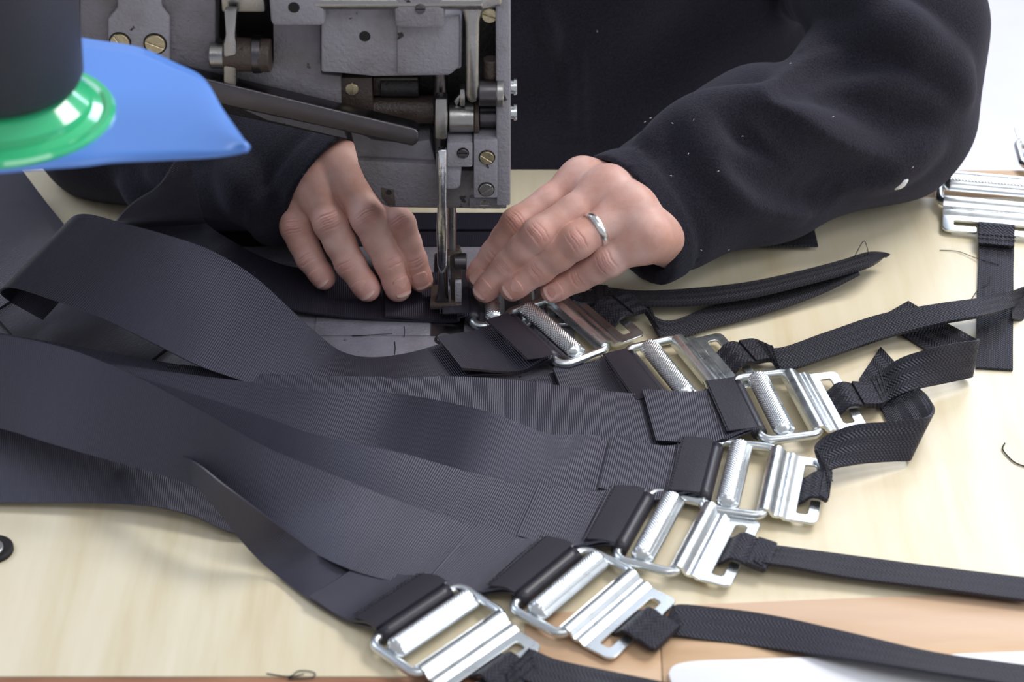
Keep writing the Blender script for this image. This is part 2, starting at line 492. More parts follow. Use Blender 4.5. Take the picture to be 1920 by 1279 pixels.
# crank recess
mbox('recess_wall', 400, -60, 514, 136, YF + 24, 6, m_hole, 0.5)  # wall coloured near black to give the pocket its shade
mbox('link_block', 416, -60, 492, 24, YF - 3, 22, m_steel, 1.5)
mprism('connecting_link', [(420, 20), (444, 20), (441, 66), (443, 84), (443, 190), (419, 190), (419, 84), (423, 66)], YF - 12, 7, m_steel, 1.2)
c0 = WY(394, 104, YF - 4); c1 = WY(508, 104, YF - 4)
mcyl('crank_pin', c0, c0 + [9, 0, 0], 8.0, m_steel); mcyl('crank_shaft', c0 + [9, 2, 0], c1, 10.5, m_brown)
mcyl('collar', c0 + [26, 2, 0], c0 + [32, 2, 0], 12, m_dsteel)
# shaft and bosses along the top
a = WY(590, 2, YF - 14); b = WY(905, 2, YF - 14)
mcyl('top_shaft', a, b, 5.2, m_steel)
for x0, x1, ang in ((508, 604, None), (740, 832, 10)):
    p = WY(x0, 8, YF - 10); q = WY(x1, 8, YF - 10)
    bs = mbox('bearing_boss', x0, -60, x1, 50 if x0 < 600 else 54, YF - 19, 20, m_castl, 3.0)
    cx, cy = (551, 14) if x0 < 600 else (788, 16)
    if ang is None: hole(cx, cy, YF - 19, 10, bs)
    else: fscrew(cx, cy, YF - 18.6, 9, 0, m_dsteel, parent=bs)
# plate with two screws and the inner shaft
bp = mbox('guide_plate', 642, 146, 697, 232, YF + 2, 8, m_brown, 0.8)
fscrew(660, 166, YF + 2, 12, 85, parent=bp, ring=False); fscrew(661, 214, YF + 2, 11, 20, parent=bp, ring=False)
a = WY(698, 205, YF + 14); b = WY(816, 205, YF + 14); mcyl('inner_shaft', a, b, 9, m_brown)
a = WY(714, 160, YF + 14); b = WY(786, 160, YF + 14); mcyl('inner_shaft', a, b, 7, m_recess)
mbox('inner_wall', 700, 146, 784, 180, YF + 10, 14, m_brown, 0.8)
# knee lever bar
P = [WY(318, 156, YF - 12), WY(380, 172, YF - 14), WY(520, 203, YF - 16), WY(660, 231, YF - 17), WY(762, 255, YF - 18)]
bm = bmesh.new()
A, B_ = np.array(P[0]), np.array(P[-1]); ax = (B_ - A) / np.linalg.norm(B_ - A); L_ = np.linalg.norm(B_ - A) + 8
up = np.cross(ax, [0, -1, 0]); up /= np.linalg.norm(up)
hh = 7.6; ol = [(0, -hh), (L_ - 3, -hh + 1), (L_ - 0.5, -hh + 3), (L_, 0), (L_ - 1, hh - 3.2), (L_ - 4, hh - 1.5), (0, hh + 1)]
add_prism(bm, [A + ax * x + (-up if up[2] < 0 else up) * z for x, z in ol], (0, 12, 0), 2.6, 3)
bm_obj('lifting_lever', bm, m_dsteel, sm)
# face frame at the right
fp = mbox('face_plate', 931, -60, 957, 386, YF - 10, 60, m_castl, 1.3)
for y in (163, 211):
    p = WY(956, y, YF + 6)
    s = screw(p + np.array([3.6, 0, 0]), 5.2, (1, 0, 0), 20, m_zinc, fp); mcyl('screw_shank', p, p + [3.4, 0, 0], 4.2, m_zinc, fp)
# link arm
la = mprism('thread_lever', [(846, -50), (942, -50), (942, 12), (904, 22), (899, 40), (898, 140), (900, 182), (893, 194), (880, 194), (873, 182), (873, 45), (868, 24), (846, 14)], YF - 14, 9, m_steel, 2.4, seg=3)
fscrew(918, 28, YF - 4, 14, -20, parent=sm)
a = WY(874, 173, YF - 8); b = WY(940, 173, YF - 8)
mcyl('pivot_roller', a + [8, 0, 0], b + [-2, 0, 0], 8.6, m_dsteel); mcyl('pivot_cap', b + [-3, 0, 0], b + [1.5, 0, 0], 9.4, m_steel)
mcyl('guide_rod', WY(921, 110, YF - 2), WY(921, 150, YF - 2), 5.2, m_brown)
# presser bar block
a = WY(842, 220, YF + 2); b = WY(890, 220, YF + 2); mcyl('lifter_sleeve', a, b, 9.5, m_steel)
mcyl('lifter_collar', b, b + [3, 0, 0], 10, m_brown); mcyl('spring', b + [3, 1, 0], b + [14, 1, 0], 6.8, m_dsteel)
mprism('forked_arm', [(862, 168), (872, 168), (872, 200), (862, 200)], YF - 4, 8, m_steel, 0.8)
mprism('inner_arm', [(850, 190), (866, 172), (870, 178), (856, 200)], YF, 4, m_steel, 0.8)
mprism('bar_head', [(816, 186), (838, 186), (839, 232), (838, 262), (816, 262), (815, 232)], YF - 14, 10, m_steel, 1.2)
mcyl('needle_bar', WY(826, 130, YF + 4), WY(826, 300, YF + 4), 4.6, m_dsteel)
mcyl('bar_knuckle', WY(829, 282, YF - 10), WY(829, 318, YF - 10), 3.9, m_polish, b=1.2)
cb = mprism('clamp_block', [(838, 268), (886, 268), (886, 314), (838, 314)], YF - 13, 16, m_castl, 1.2)
fscrew(868, 287, YF - 13, 9.5, 0, m_dsteel, parent=cb)
mprism('clamp_foot', [(836, 312), (866, 312), (863, 350), (857, 356), (836, 356)], YF - 10, 12, m_castl, 1.6)
sp_ = mprism('side_plate', [(888, 262), (933, 262), (933, 372), (888, 372)], YF - 12, 20, m_castl, 1.2)
fscrew(913, 295, YF - 12, 13, -35, parent=sp_); fscrew(912, 355, YF - 12, 13, 35, m_steel, parent=sp_)
fscrew(908, 382, YF - 3, 9, 0, m_steel, ring=False)
mbox('nose_foot', 880, 372, 950, 392, YF - 4, 16, m_cast, 1.0)
mprism('paint_chip', [(714, 352), (738, 356), (742, 386), (728, 386), (716, 372)], YF - 5.3, 1.0, m_brown, 0.2); hole(729, 361, YF - 5.6, 5)
# presser foot lifter blade
bl = [(820, 282), (838, 282), (838, 325), (837, 380), (839, 430), (838, 500), (834, 514), (825, 514), (820, 500), (818, 430), (821, 370), (820, 330)]
mprism('presser_lever', bl, YF - 16, 6, m_polish, 1.6, seg=3)
Yn = W(838, 588)[1]
mcyl('presser_bar', WY(847, 380, Yn), WY(847, 482, Yn), 3.1, m_steel)
mprism('foot_bracket', [(838, 470), (862, 474), (866, 488), (866, 560), (848, 566), (836, 560), (834, 490)], Yn - 4, 10, m_brown, 1.0)
mcyl('foot_roller', WY(852, 490, Yn - 5), WY(875, 490, Yn - 5), 5.5, m_dsteel)
mprism('foot_shank', [(822, 512), (832, 512), (836, 560), (844, 572), (846, 580), (808, 580), (812, 572), (820, 560)], Yn - 9, 6, m_dsteel, 1.0)
mbox('needle', 841, 480, 844, 590, Yn - 6, 1.0, m_polish, 0.2)
mbox('presser_foot', 806, 572, 866, 581, Yn - 12, 26, m_brown, 1.0)
mbox('guide_finger', 853, 530, 865, 572, Yn - 8, 5, m_castl, 0.8)

# bed set into the table
bx0, bx1 = -250, W(1080, 715)[0]; by0, by1 = W(700, 726)[1], W(700, 456)[1]
bm = bmesh.new(); add_box(bm, (bx0, by0, -6), (bx1, by1, 1.6), 0.8)
bed = bm_obj('bed', bm, m_bed, sm)
# slide plate and needle plate
p = W(838, 629, 2.2); q = W(760, 470, 2.2)
bm = bmesh.new(); add_box(bm, (W(590, 629)[0], p[1], 1.0), (W(806, 629)[0], W(806, 520)[1], 2.3), 0.3)
bm_obj('slide_plate', bm, m_bed, sm)
bm = bmesh.new(); add_box(bm, (W(808, 629)[0], p[1], 1.0), (W(870, 629)[0], W(806, 480)[1], 2.5), 0.3)
bm_obj('needle_plate', bm, m_dsteel, sm)
c = W(833, 636, 1.9)
bm = bmesh.new(); add_lathe(bm, c + [0, 0, -1], c + [0, 0, 0.2], [(0, 0), (0, 6.6), (1.2, 6.6), (1.2, 0)], 24); bm_obj('countersink_shade', bm, m_hole, sm)  # black disc, painted shade around the bed screw
screw(c + np.array([0, 0, 0.9]), 5.0, (0, 0, 1), 30, m_zinc, sm)
bm = bmesh.new(); add_box(bm, (W(410, 496)[0], W(410, 500)[1], 1.2), (W(560, 496)[0], W(410, 458)[1], 2.6), 0.4); bm_obj('bed_cover', bm, m_bed, sm)
# scratches printed by wear on the slide plate
for (x0, y0, x1, y1, r) in ((740, 641, 740, 665, .35), (660, 630, 735, 626, .3), (758, 612, 758, 632, .2)):
    v, f = tube_path([W(x0, y0, 2.35 if y0 < 632 else 1.7), W((x0 + x1) / 2 + 1, (y0 + y1) / 2, 2.35 if y0 < 632 else 1.7), W(x1, y1, 2.35 if y0 < 632 else 1.7)], r, 5); mesh_obj('scratch', v, f, m_hole, sm)
# arm pillar to the left of the frame
bm = bmesh.new(); zt = WY(300, -60, YF)[2]
add_box(bm, (-520, YF, -2), (-430, YF + 90, zt + 60), 12, 3)
bm_obj('arm_pillar', bm, m_cast, sm)
bm = bmesh.new(); a = WY(150, 110, YF)
add_box(bm, (-500, YF, a[2]), (WY(152, 0, YF)[0], YF + 52, zt + 60), 6, 3); bm_obj('arm_beam', bm, m_cast, sm)
bm = bmesh.new(); add_box(bm, (-520, by0, -6), (bx0 - 0.3, YF + 110, 1.4), 1); bm_obj('bed_end', bm, m_bed, sm)

# ------------------------------------------------------------------ webbing straps and buckles
WID, NAR = 55.0, 25.0
DEBUG = False


def sections(secs, w):
    """(Tx, Ty, zT, Bx, By, zB hint) or a ready pair of 3D points"""
    T, B = [], []
    for s in secs:
        if len(s) == 2: T.append(np.array(s[0], float)); B.append(np.array(s[1], float)); continue
        t = W(s[0], s[1], s[2]); T.append(t); B.append(W(s[3], s[4], s[5]) if w > 40 else on_ray(s[3], s[4], t, s[6] if len(s) > 6 else w, s[5]))
    return T, B


def ribbon(name, secs, mat, parent, w=WID, thick=1.3, n=7, across=6, u0=0.0, bulge=0.0, zmin=None):
    T, B = sections(secs, w)
    Q = crom(np.hstack([np.array(T), np.array(B)]), n)
    T, B = Q[:, :3], Q[:, 3:]
    mid = (T + B) / 2; L = u0 + np.concatenate([[0], np.cumsum(np.linalg.norm(np.diff(mid, axis=0), axis=1))])
    ww = np.linalg.norm(T - B, axis=1)
    tan = np.gradient(mid, axis=0); nn = np.cross(tan, T - B); nn /= np.linalg.norm(nn, axis=1)[:, None] + 1e-9
    m = across + 1; n_ = len(T); V, UV = [], []
    for side in (0.5, -0.5):
        for i in range(n_):
            for k in range(m):
                f = k / across
                V.append(T[i] * (1 - f) + B[i] * f + nn[i] * (bulge * 4 * f * (1 - f) + side * thick)); UV.append((L[i], f * w))
    K = n_ * m; Fc = []
    for i in range(n_ - 1):
        for k in range(across):
            a, b, c, d = i * m + k, i * m + k + 1, (i + 1) * m + k + 1, (i + 1) * m + k
            Fc += [(d, c, b, a), (a + K, b + K, c + K, d + K)]
        for k in (0, across):
            a, d = i * m + k, (i + 1) * m + k
            Fc.append((a, a + K, d + K, d) if k else (d, d + K, a + K, a))
    for i in (0, n_ - 1):
        for k in range(across):
            a, b = i * m + k, i * m + k + 1
            Fc.append((b, b + K, a + K, a) if i else (a, a + K, b + K, b))
    o = mesh_obj(name, V, Fc, mat, parent, True, UV)
    o.data.set_sharp_from_angle(angle=math.radians(40))
    if DEBUG: print(name, [(round(float(t[2])), round(float(b[2])), round(float(np.linalg.norm(t - b)))) for t, b in zip(*sections(secs, w))])
    return o


def knurl_mesh():
    L, n, m = 64.0, 200, 50
    V, Fc = [], []
    prof = [(-7.2, 1.0)] + [(-7.2 + 0.2 * k, 1.0 + 1.2 * k) for k in (1, 2)]
    ys = []
    arc = [math.radians(a) for a in np.linspace(178, 28, m)]
    for a in arc: ys.append((7.0 * math.cos(a) - 1.0, 1.5 + 7.0 * math.sin(a), math.cos(a), math.sin(a)))
    ys += [(7.0, 4.0, 0.9, 0.4), (7.6, 1.2, 1, 0)]
    for i in range(n + 1):
        x = -L / 2 + L * i / n
        end = min(1.0, (L / 2 - abs(x)) / 4.0); sc_ = 1 - 0.45 * (1 - end) ** 2
        for j, (y, z, ny, nz) in enumerate(ys):
            s = 7.0 * (arc[0] - arc[min(j, m - 1)])
            d = 0.0
            if 3 < j < m - 8 and abs(x) < L / 2 - 3:
                d = 0.6 * abs(math.sin(math.pi * (x + s) / 2.1)) * abs(math.sin(math.pi * (x - s) / 2.1))
            V.append((x, y * sc_ + ny * d, z * sc_ + nz * d))
    c = len(ys)
    for i in range(n):
        for j in range(c - 1): Fc.append((i * c + j, (i + 1) * c + j, (i + 1) * c + j + 1, i * c + j + 1))
    for i in (0, n): Fc.append(tuple(i * c + j for j in range(c)) if i else tuple(i * c + j for j in range(c))[::-1])
    return V, Fc


def buckle_protos():
    # frame: rounded rectangle of round wire
    hx, y0, y1, r = 34.5, 0.0, 38.0, 7.0
    pts = []
    for cx, cy, a0 in ((hx - r, y0 + r, -90), (hx - r, y1 - r, 0), (-hx + r, y1 - r, 90), (-hx + r, y0 + r, 180)):
        for k in range(7):
            a = math.radians(a0 + 90 * k / 6); pts.append((cx + r * math.cos(a), cy + r * math.sin(a)))
    P3 = []
    for i in range(len(pts)):
        a, b = np.array(pts[i]), np.array(pts[(i + 1) % len(pts)])
        L = np.linalg.norm(b - a); k = max(1, int(L / 5))
        for t in range(k):
            p = a + (b - a) * t / k
            P3.append((p[0], p[1], 5.0 + 0.0 * p[0]))
    V, Fc = tube_path(P3, 2.95, 12, True)
    fr = bpy.data.meshes.new('buckle_frame'); fr.from_pydata((np.array(V) * S).tolist(), [], Fc); fr.shade_smooth(); fr.materials.append(m_zinc)
    V, Fc = knurl_mesh()
    V = [(x, y * 0.9 + 15.6, z + 4.4) for x, y, z in V]
    kn = bpy.data.meshes.new('knurled_bar'); kn.from_pydata((np.array(V) * S).tolist(), [], Fc); kn.shade_smooth(); kn.set_sharp_from_angle(angle=math.radians(60)); kn.materials.append(m_knurl)
    md_ = 0
    # hook plate: folded sheet profile
    prof = [(32.4, 2.2), (32.6, 5.5), (33.6, 8.2), (36.0, 9.6), (39.0, 9.5), (41.4, 8.2), (42.6, 6.2), (43.6, 5.2), (45.0, 5.0), (46.6, 5.4), (48.2, 5.3), (49.6, 4.2), (51.0, 3.6)]
    bm = bmesh.new(); th = 1.9
    P = np.array(prof); T = np.gradient(P, axis=0); T /= np.linalg.norm(T, axis=1)[:, None]; N = np.stack([-T[:, 1], T[:, 0]], 1)
    inner = P - N * th
    loop = [(y, z) for y, z in P] + [(y, z) for y, z in inner[::-1]]
    vs0 = [bm.verts.new((-32, y, z)) for y, z in loop]; vs1 = [bm.verts.new((32, y, z)) for y, z in loop]; k = len(loop)
    for i in range(k): bm.faces.new((vs0[i], vs0[(i + 1) % k], vs1[(i + 1) % k], vs1[i]))
    h = len(prof)
    for i in range(h - 1):
        for vs in (vs0, vs1): bm.faces.new((vs[i], vs[i + 1], vs[k - 2 - i], vs[k - 1 - i]))
    # flat with open slot (hook ends)
    z = 3.6
    out = [(-32, 50.6), (32, 50.6), (32, 66), (30.5, 68.5), (28, 69.6), (11.5, 69.6), (10, 68.6), (10, 63.8), (11, 63.0), (23.5, 63.0), (24.8, 61.8), (24.8, 57.2), (23.5, 56),
           (-23.5, 56), (-24.8, 57.2), (-24.8, 61.8), (-23.5, 63.0), (-11, 63.0), (-10, 63.8), (-10, 68.6), (-11.5, 69.6), (-28, 69.6), (-30.5, 68.5), (-32, 66)]
    add_prism(bm, [(x, y, z) for x, y in out], (0, 0, -1.9), 0.35, 1)
    bmesh.ops.recalc_face_normals(bm, faces=bm.faces)
    hp = bpy.data.meshes.new('hook_plate'); bm.to_mesh(hp); bm.free(); hp.transform(Matrix.Scale(S, 4)); hp.shade_smooth(); hp.set_sharp_from_angle(angle=math.radians(38)); hp.materials.append(m_zinc)
    return fr, kn, hp


PROTO = buckle_protos()


def buckle(root, T, B, z0=0.0, tilt=0.0, kshift=0.0, roll=0.0):
    """T, B: ends (px, py, z) of the frame bar that the wide webbing wraps; returns local->world in mm"""
    t, b = [np.array(p) if isinstance(p, np.ndarray) else W(*p) for p in (T, B)]; o = (t + b) / 2; x = b - t; x /= np.linalg.norm(x)
    y = np.cross([0, 0, 1.0], x); y /= np.linalg.norm(y); z = np.cross(x, y)
    ct, st = math.cos(tilt), math.sin(tilt)
    y, z = y * ct + z * st, z * ct - y * st
    o = o - z * 5.0
    Mx = Matrix(((x[0], y[0], z[0], o[0] * S), (x[1], y[1], z[1], o[1] * S), (x[2], y[2], z[2], o[2] * S), (0, 0, 0, 1)))
    fr = bpy.data.objects.new('buckle', PROTO[0]); C.objects.link(fr)
    fr.matrix_world = Mx
    if root is not None: fr.parent = root
    for nm, me in (('knurled_bar', PROTO[1]), ('hook_plate', PROTO[2])):
        c = bpy.data.objects.new(nm, me); C.objects.link(c); c.parent = fr
        if nm == 'knurled_bar': c.location = (0, kshift * S, 0)
    fr['label'] = 'zinc plated double hook buckle'
    return (lambda lx, ly, lz: o + x * lx + y * ly + z * lz), fr


def roll(root, L, half=27.0):
    """sleeve of tape round the frame bar"""
    V, Fc = tube_path([L(-half + 2 * half * k / 10, 0, 5.0) for k in range(11)], 5.0, 16)
    return mesh_obj('wrapped_end', V, Fc, m_tape, root)


def stitch(root, p, q, n=14, r=0.28, lift=1.0):
    p, q = np.array(p), np.array(q); V, Fc = [], []
    for k in range(n):
        a = p + (q - p) * (k + 0.12) / n; b = p + (q - p) * (k + 0.88) / n; m = (a + b) / 2 + [0, 0, 0.35]
        v, f = tube_path([a, m, b], r, 5); o = len(V); V += v; Fc += [tuple(i + o for i in x) for x in f]
    o = mesh_obj('stitching', V, Fc, m_thread, root); o['kind'] = 'stuff'; return o


def strap_set(key, label, T, B, wide, ply, narrow, tilt=0.0, kshift=0.0, hookh=4.0, nlab=None, rollh=26.5, ext=True):
    root = empty('buckle_strap', label, 'strap', 'buckle straps fanned out on the table')
    o0 = (W(*T) + W(*B)) / 2
    L, fr = buckle(root, T, B, tilt=tilt, kshift=kshift)
    if wide:
        roll(root, L, rollh)
        h = WID / 2
        a = [(L(-h, -2, 9.6), L(h, -2, 9.6)), (L(-h, -9, 7.2), L(h, -9, 7.2))]
        ribbon('wide_webbing', a + wide, m_web, root)
        if ply:
            # folded over second layer, stitched down
            lead = a + [ply[0]]
            secs = a[:1] + [(a[1][0] + [0, 0, 1.6], a[1][1] + [0, 0, 1.6])] + ply
            T2, B2 = sections(secs, WID)
            lay = [(t + np.array([0, 0, 1.3 if i else 0.6]), b + np.array([0, 0, 1.3 if i else 0.6])) for i, (t, b) in enumerate(zip(T2, B2))]
            e = {'B': 5.0, 'D': 2.2, 'C': 2.0}.get(key, 1.1)
            lay[-1] = (lay[-1][0] + [0, 0, e], lay[-1][1] + [0, 0, e])
            ribbon('folded_layer', lay, m_web, root, thick=1.7)
            t0, b0 = lay[1]; t1, b1 = lay[-1]
            up = np.array([0, 0, 0.9])
            ribbon('stitched_fold', [(lay[0][0] + up, lay[0][1] + up), (t0 + up, b0 + up), (t0 + (t1 - t0) * 0.22 + up, b0 + (b1 - b0) * 0.22 + up)], m_tape, root, thick=0.7)
            for f in (0.2, 0.25):
                p = t0 + (t1 - t0) * f + [0, 0, 1.3 if f < 0.22 else 0.8]; q = b0 + (b1 - b0) * f + [0, 0, 1.3 if f < 0.22 else 0.8]
                stitch(root, p, q, 18)
    if narrow:
        h = NAR / 2
        st = [(L(-h, 56, 1.0), L(h, 56, 1.0)), (L(-h, 59, 3.2), L(h, 59, 3.2)), (L(-h, 63, 7.2), L(h, 63, 7.2)), (L(-h, 68, 7.6), L(h, 68, 7.6)), (L(-h, 73, 5.6), L(h, 73, 5.6))]
        if ext: st.append((L(-h, 84, 4.2), L(h, 84, 4.2)))
        o = ribbon('narrow_webbing', st + narrow, m_webn, root, w=NAR, thick=1.9, across=5)
        # doubled stitched end
        T2, B2 = sections(st + narrow[:2], NAR)
        k = len(st)
        mids = [(T2[i], B2[i]) for i in (k - 2, k - 1, k)]
        lay = [(t * 1.0 + [0, 0, 1.7], b + [0, 0, 1.7]) for t, b in mids]
        f = min(1.0, 24.0 / (np.linalg.norm(T2[k] - T2[k - 1]) + 1e-6))
        lay[-1] = (lay[-2][0] + (lay[-1][0] - lay[-2][0]) * f, lay[-2][1] + (lay[-1][1] - lay[-2][1]) * f)
        ribbon('doubled_end', lay, m_webn, root, w=NAR, thick=1.7, across=5)
        for f in (0.25, 0.6, 0.9):
            t = lay[1][0] + (lay[2][0] - lay[1][0]) * f; b = lay[1][1] + (lay[2][1] - lay[1][1]) * f
            stitch(root, t + [0, 0, 1.1], b + [0, 0, 1.1], 9, 0.3)
    return root, L


SETS = {}
# H nearest the viewer
SETS['H'] = strap_set('H', 'nearest wide black strap, twisted, with buckle at the bottom edge of the picture', (840, 1110, 6), (713, 1194, 6),
    [(748, 1082, 7, 645, 1164, 4), (672, 1066, 6, 582, 1126, 4), (600, 1040, 12, 526, 1085, 3), (542, 1000, 24, 484, 1048, 8, 48), (495, 965, 36, 446, 1005, 18, 36),
     (455, 935, 42, 418, 968, 26, 28), (415, 905, 46, 388, 932, 32, 24), (370, 870, 48, 352, 900, 34, 24), (310, 840, 46, 300, 880, 30, 30), (240, 830, 40, 235, 870, 24, 30)],
    [(748, 1082, 7, 645, 1164, 4), (675, 1067, 6, 581, 1126, 4)],
    [(992, 1220, 6, 950, 1266, 4), (1040, 1238, 5, 1000, 1283, 4), (1150, 1262, 7, 1120, 1312, 5), (1290, 1292, 8, 1275, 1335, 7), (1420, 1330, 8, 1400, 1375, 7)])
SETS['G'] = strap_set('G', 'second strap from the viewer, buckle lying half on the bare wooden board', (1074, 1043, 7), (976, 1124, 7),
    [(985, 1015, 9, 880, 1115, 6), (897, 990, 9, 808, 1090, 7), (820, 964, 14, 735, 1090, 8), (750, 941, 22, 665, 1072, 9), (625, 891, 38, 562, 1024, 14), (500, 839, 55, 462, 964, 24),
     (420, 795, 66, 375, 918, 31), (330, 745, 75, 290, 887, 38), (240, 700, 82, 200, 862, 42), (130, 655, 86, 95, 832, 46), (0, 628, 84, -10, 801, 44), (-140, 612, 75, -130, 782, 36), (-400, 590, 45, -380, 730, 14), (-700, 600, 20, -690, 700, 4)],
    [(985, 1015, 9, 880, 1115, 6), (897, 990, 9, 806, 1090, 7)],
    [(1262, 1138, 5, 1245, 1193, 4), (1340, 1141, 5, 1325, 1202, 5), (1450, 1156, 5, 1430, 1215, 5), (1600, 1190, 9, 1585, 1236, 8), (1750, 1225, 10, 1735, 1260, 9), (1940, 1252, 10, 1930, 1290, 9)])
SETS['F'] = strap_set('F', 'third strap from the viewer, its narrow tape running out to the right edge', (1212, 940, 8), (1163, 1027, 8),
    [(1110, 926, 9, 1060, 1030, 8), (1013, 913, 10, 970, 1012, 8), (940, 900, 13, 885, 1005, 8), (875, 885, 17, 800, 1005, 7), (750, 850, 25, 690, 978, 6), (594, 816, 33, 535, 935, 5), (500, 783, 36, 435, 895, 6),
     (350, 735, 38, 300, 850, 8), (200, 690, 38, 150, 805, 8), (0, 645, 36, -30, 740, 12), (-140, 640, 30, -150, 720, 10)],
    [(1110, 926, 9, 1060, 1030, 8), (1013, 913, 10, 970, 1012, 8)],
    [(1425, 1021, 4, 1412, 1057, 3), (1480, 1028, 4, 1468, 1062, 3), (1600, 1044, 3, 1590, 1084, 3), (1750, 1064, 3, 1742, 1103, 3), (1940, 1087, 3, 1932, 1128, 3)])
SETS['E'] = strap_set('E', 'fourth strap from the viewer, its narrow tape looping up and back at right', (1341, 846, 8), (1319, 932, 8),
    [(1250, 841, 10, 1230, 942, 8), (1147, 821, 10, 1122, 922, 8), (1090, 815, 14, 1060, 924, 6), (1032, 815, 22, 990, 922, 5), (922, 775, 31, 875, 905, 9), (828, 753, 28, 780, 885, 5),
     (735, 738, 23, 685, 865, 2.5), (600, 733, 24, 550, 850, 3), (450, 715, 22, 400, 820, 3), (300, 696, 22, 260, 800, 3), (150, 675, 22, 110, 750, 6), (0, 650, 22, -30, 730, 6)],
    [(1250, 841, 10, 1230, 942, 8), (1147, 821, 10, 1122, 922, 8)],
    [(1528, 838, 12, 1553, 885, 6), (1590, 800, 24, 1600, 872, 6), (1680, 790, 26, 1670, 866, 4), (1740, 782, 26, 1705, 863, 3), (W(1751, 768, 22), W(1700, 850, 2)), (W(1740, 744, 12), W(1668, 800, 1.5)), (W(1722, 728, 4), W(1655, 772, 1.5)), (W(1690, 694, 2), W(1634, 742, 1.5)), (W(1651, 652, 1.5), W(1611, 712, 1.5))], ext=False)
SETS['D'] = strap_set('D', 'fifth strap from the viewer, its narrow tape folded back under the curved tape at right', (1379, 722, 10), (1425, 815, 10),
    [(1318, 737, 13, 1338, 833, 10), (1204, 740, 13, 1230, 836, 9), (1100, 730, 17, 1110, 832, 10), (960, 714, 17, 960, 830, 5), (850, 707, 16, 840, 820, 3), (720, 711, 16, 700, 815, 2.5), (560, 708, 16, 540, 805, 2.5),
     (370, 690, 16, 330, 790, 2.5), (200, 660, 15, 150, 740, 4), (0, 625, 15, -40, 700, 4)],
    [(1318, 737, 13, 1338, 833, 10), (1204, 740, 13, 1230, 836, 9)],
    [(1650, 700, 11, 1664, 754, 6), (1690, 672, 22, 1700, 736, 8), (1750, 652, 30, 1765, 720, 7), (1800, 642, 30, 1806, 711, 7), (1833, 638, 29, 1822, 706, 6), (W(1824, 632, 20), W(1806, 698, 3)), (W(1796, 618, 8), W(1755, 668, 1.5)), (W(1760, 600, 3), W(1700, 634, 1.5)), (W(1703, 566, 2), W(1647, 598, 1.5))])
_d = [(722, 708, 19, 702, 815, 5), (640, 707, 19, 620, 810, 5), (560, 705, 19, 540, 805, 5), (450, 698, 19, 430, 795, 5), (340, 684, 18, 310, 780, 5)]
ribbon('sewn_layer', _d, m_web, SETS['D'][0])
SETS['C'] = strap_set('C', 'sixth strap from the viewer, long narrow tape curving to the right edge', (1180, 668, 9), (1245, 750, 9),
    [(1110, 682, 6, 1150, 768, 4), (1036, 700, 5, 1072, 790, 2.5), (950, 724, 5, 965, 812, 3), (700, 745, 3, 690, 830, 2), (500, 760, 3, 480, 840, 2)],
    [(1110, 682, 6, 1150, 768, 4), (1036, 700, 5, 1072, 790, 2.5)],
    [(1450, 655, 10, 1462, 696, 4), (1550, 624, 12, 1560, 668, 4), (1650, 591, 12, 1660, 634, 4), (1760, 571, 14, 1770, 606, 5), (1850, 558, 14, 1856, 590, 5), (1940, 533, 14, 1945, 560, 5)])
SETS['B'] = strap_set('B', 'strap with the broad raised loop at left, buckle just under the ringed hand', (955, 598, 12), (1043, 678, 10),
    [(915, 616, 10, 984, 698, 8), (822, 647, 7, 868, 707, 5), (760, 664, 7, 785, 742, 4), (690, 671, 9, 690, 755, 4), (640, 660, 14, 605, 755, 4), (590, 622, 30, 525, 742, 8), (540, 576, 45, 455, 715, 18),
     (480, 522, 60, 372, 686, 28), (400, 472, 74, 280, 640, 36), (310, 440, 84, 180, 592, 44), (230, 418, 92, 85, 558, 50), (168, 402, 96, 30, 541, 52), (148, 403, 95, 12, 540, 50), (128, 416, 86, 0, 548, 40), (135, 440, 66, 20, 566, 26), (200, 470, 40, 80, 600, 16)],
    [(915, 616, 10, 984, 698, 8), (820, 648, 8, 866, 707, 6)],
    [(1245, 603, 4, 1245, 637, 3), (1330, 577, 4, 1335, 615, 3), (1420, 556, 4, 1430, 589, 3), (1530, 520, 6, 1540, 550, 4), (1600, 496, 8, 1612, 514, 6)])
SETS['A'] = strap_set('A', 'strap being sewn, held under the presser foot by both hands', (882, 520, 8), (886, 600, 8),
    [(858, 516, 6, 858, 603, 5), (720, 513, 6, 720, 599, 5), (620, 508, 7, 620, 592, 6), (540, 500, 10, 530, 575, 10), (480, 478, 18, 455, 535, 16), (430, 450, 28, 380, 490, 26), (400, 430, 38, 300, 462, 34), (386, 418, 44, 240, 430, 44),
     (378, 398, 72, 222, 410, 70), (368, 360, 92, 250, 380, 92), (358, 320, 112, 300, 345, 114), (354, 290, 124, 330, 300, 128)],
    [(858, 516, 6, 858, 603, 5), (722, 513, 6, 722, 599, 5)],
    [(1140, 541, 7, 1140, 570, 4), (1200, 547, 8, 1205, 573, 4), (1290, 543, 8, 1300, 572, 4), (1400, 531, 9, 1410, 557, 4), (1500, 510, 10, 1510, 533, 4), (1580, 489, 11, 1590, 512, 6), (1632, 474, 12, 1634, 498, 8), (1668, 476, 12, 1660, 482, 10, 4)], tilt=0.0, ext=False)

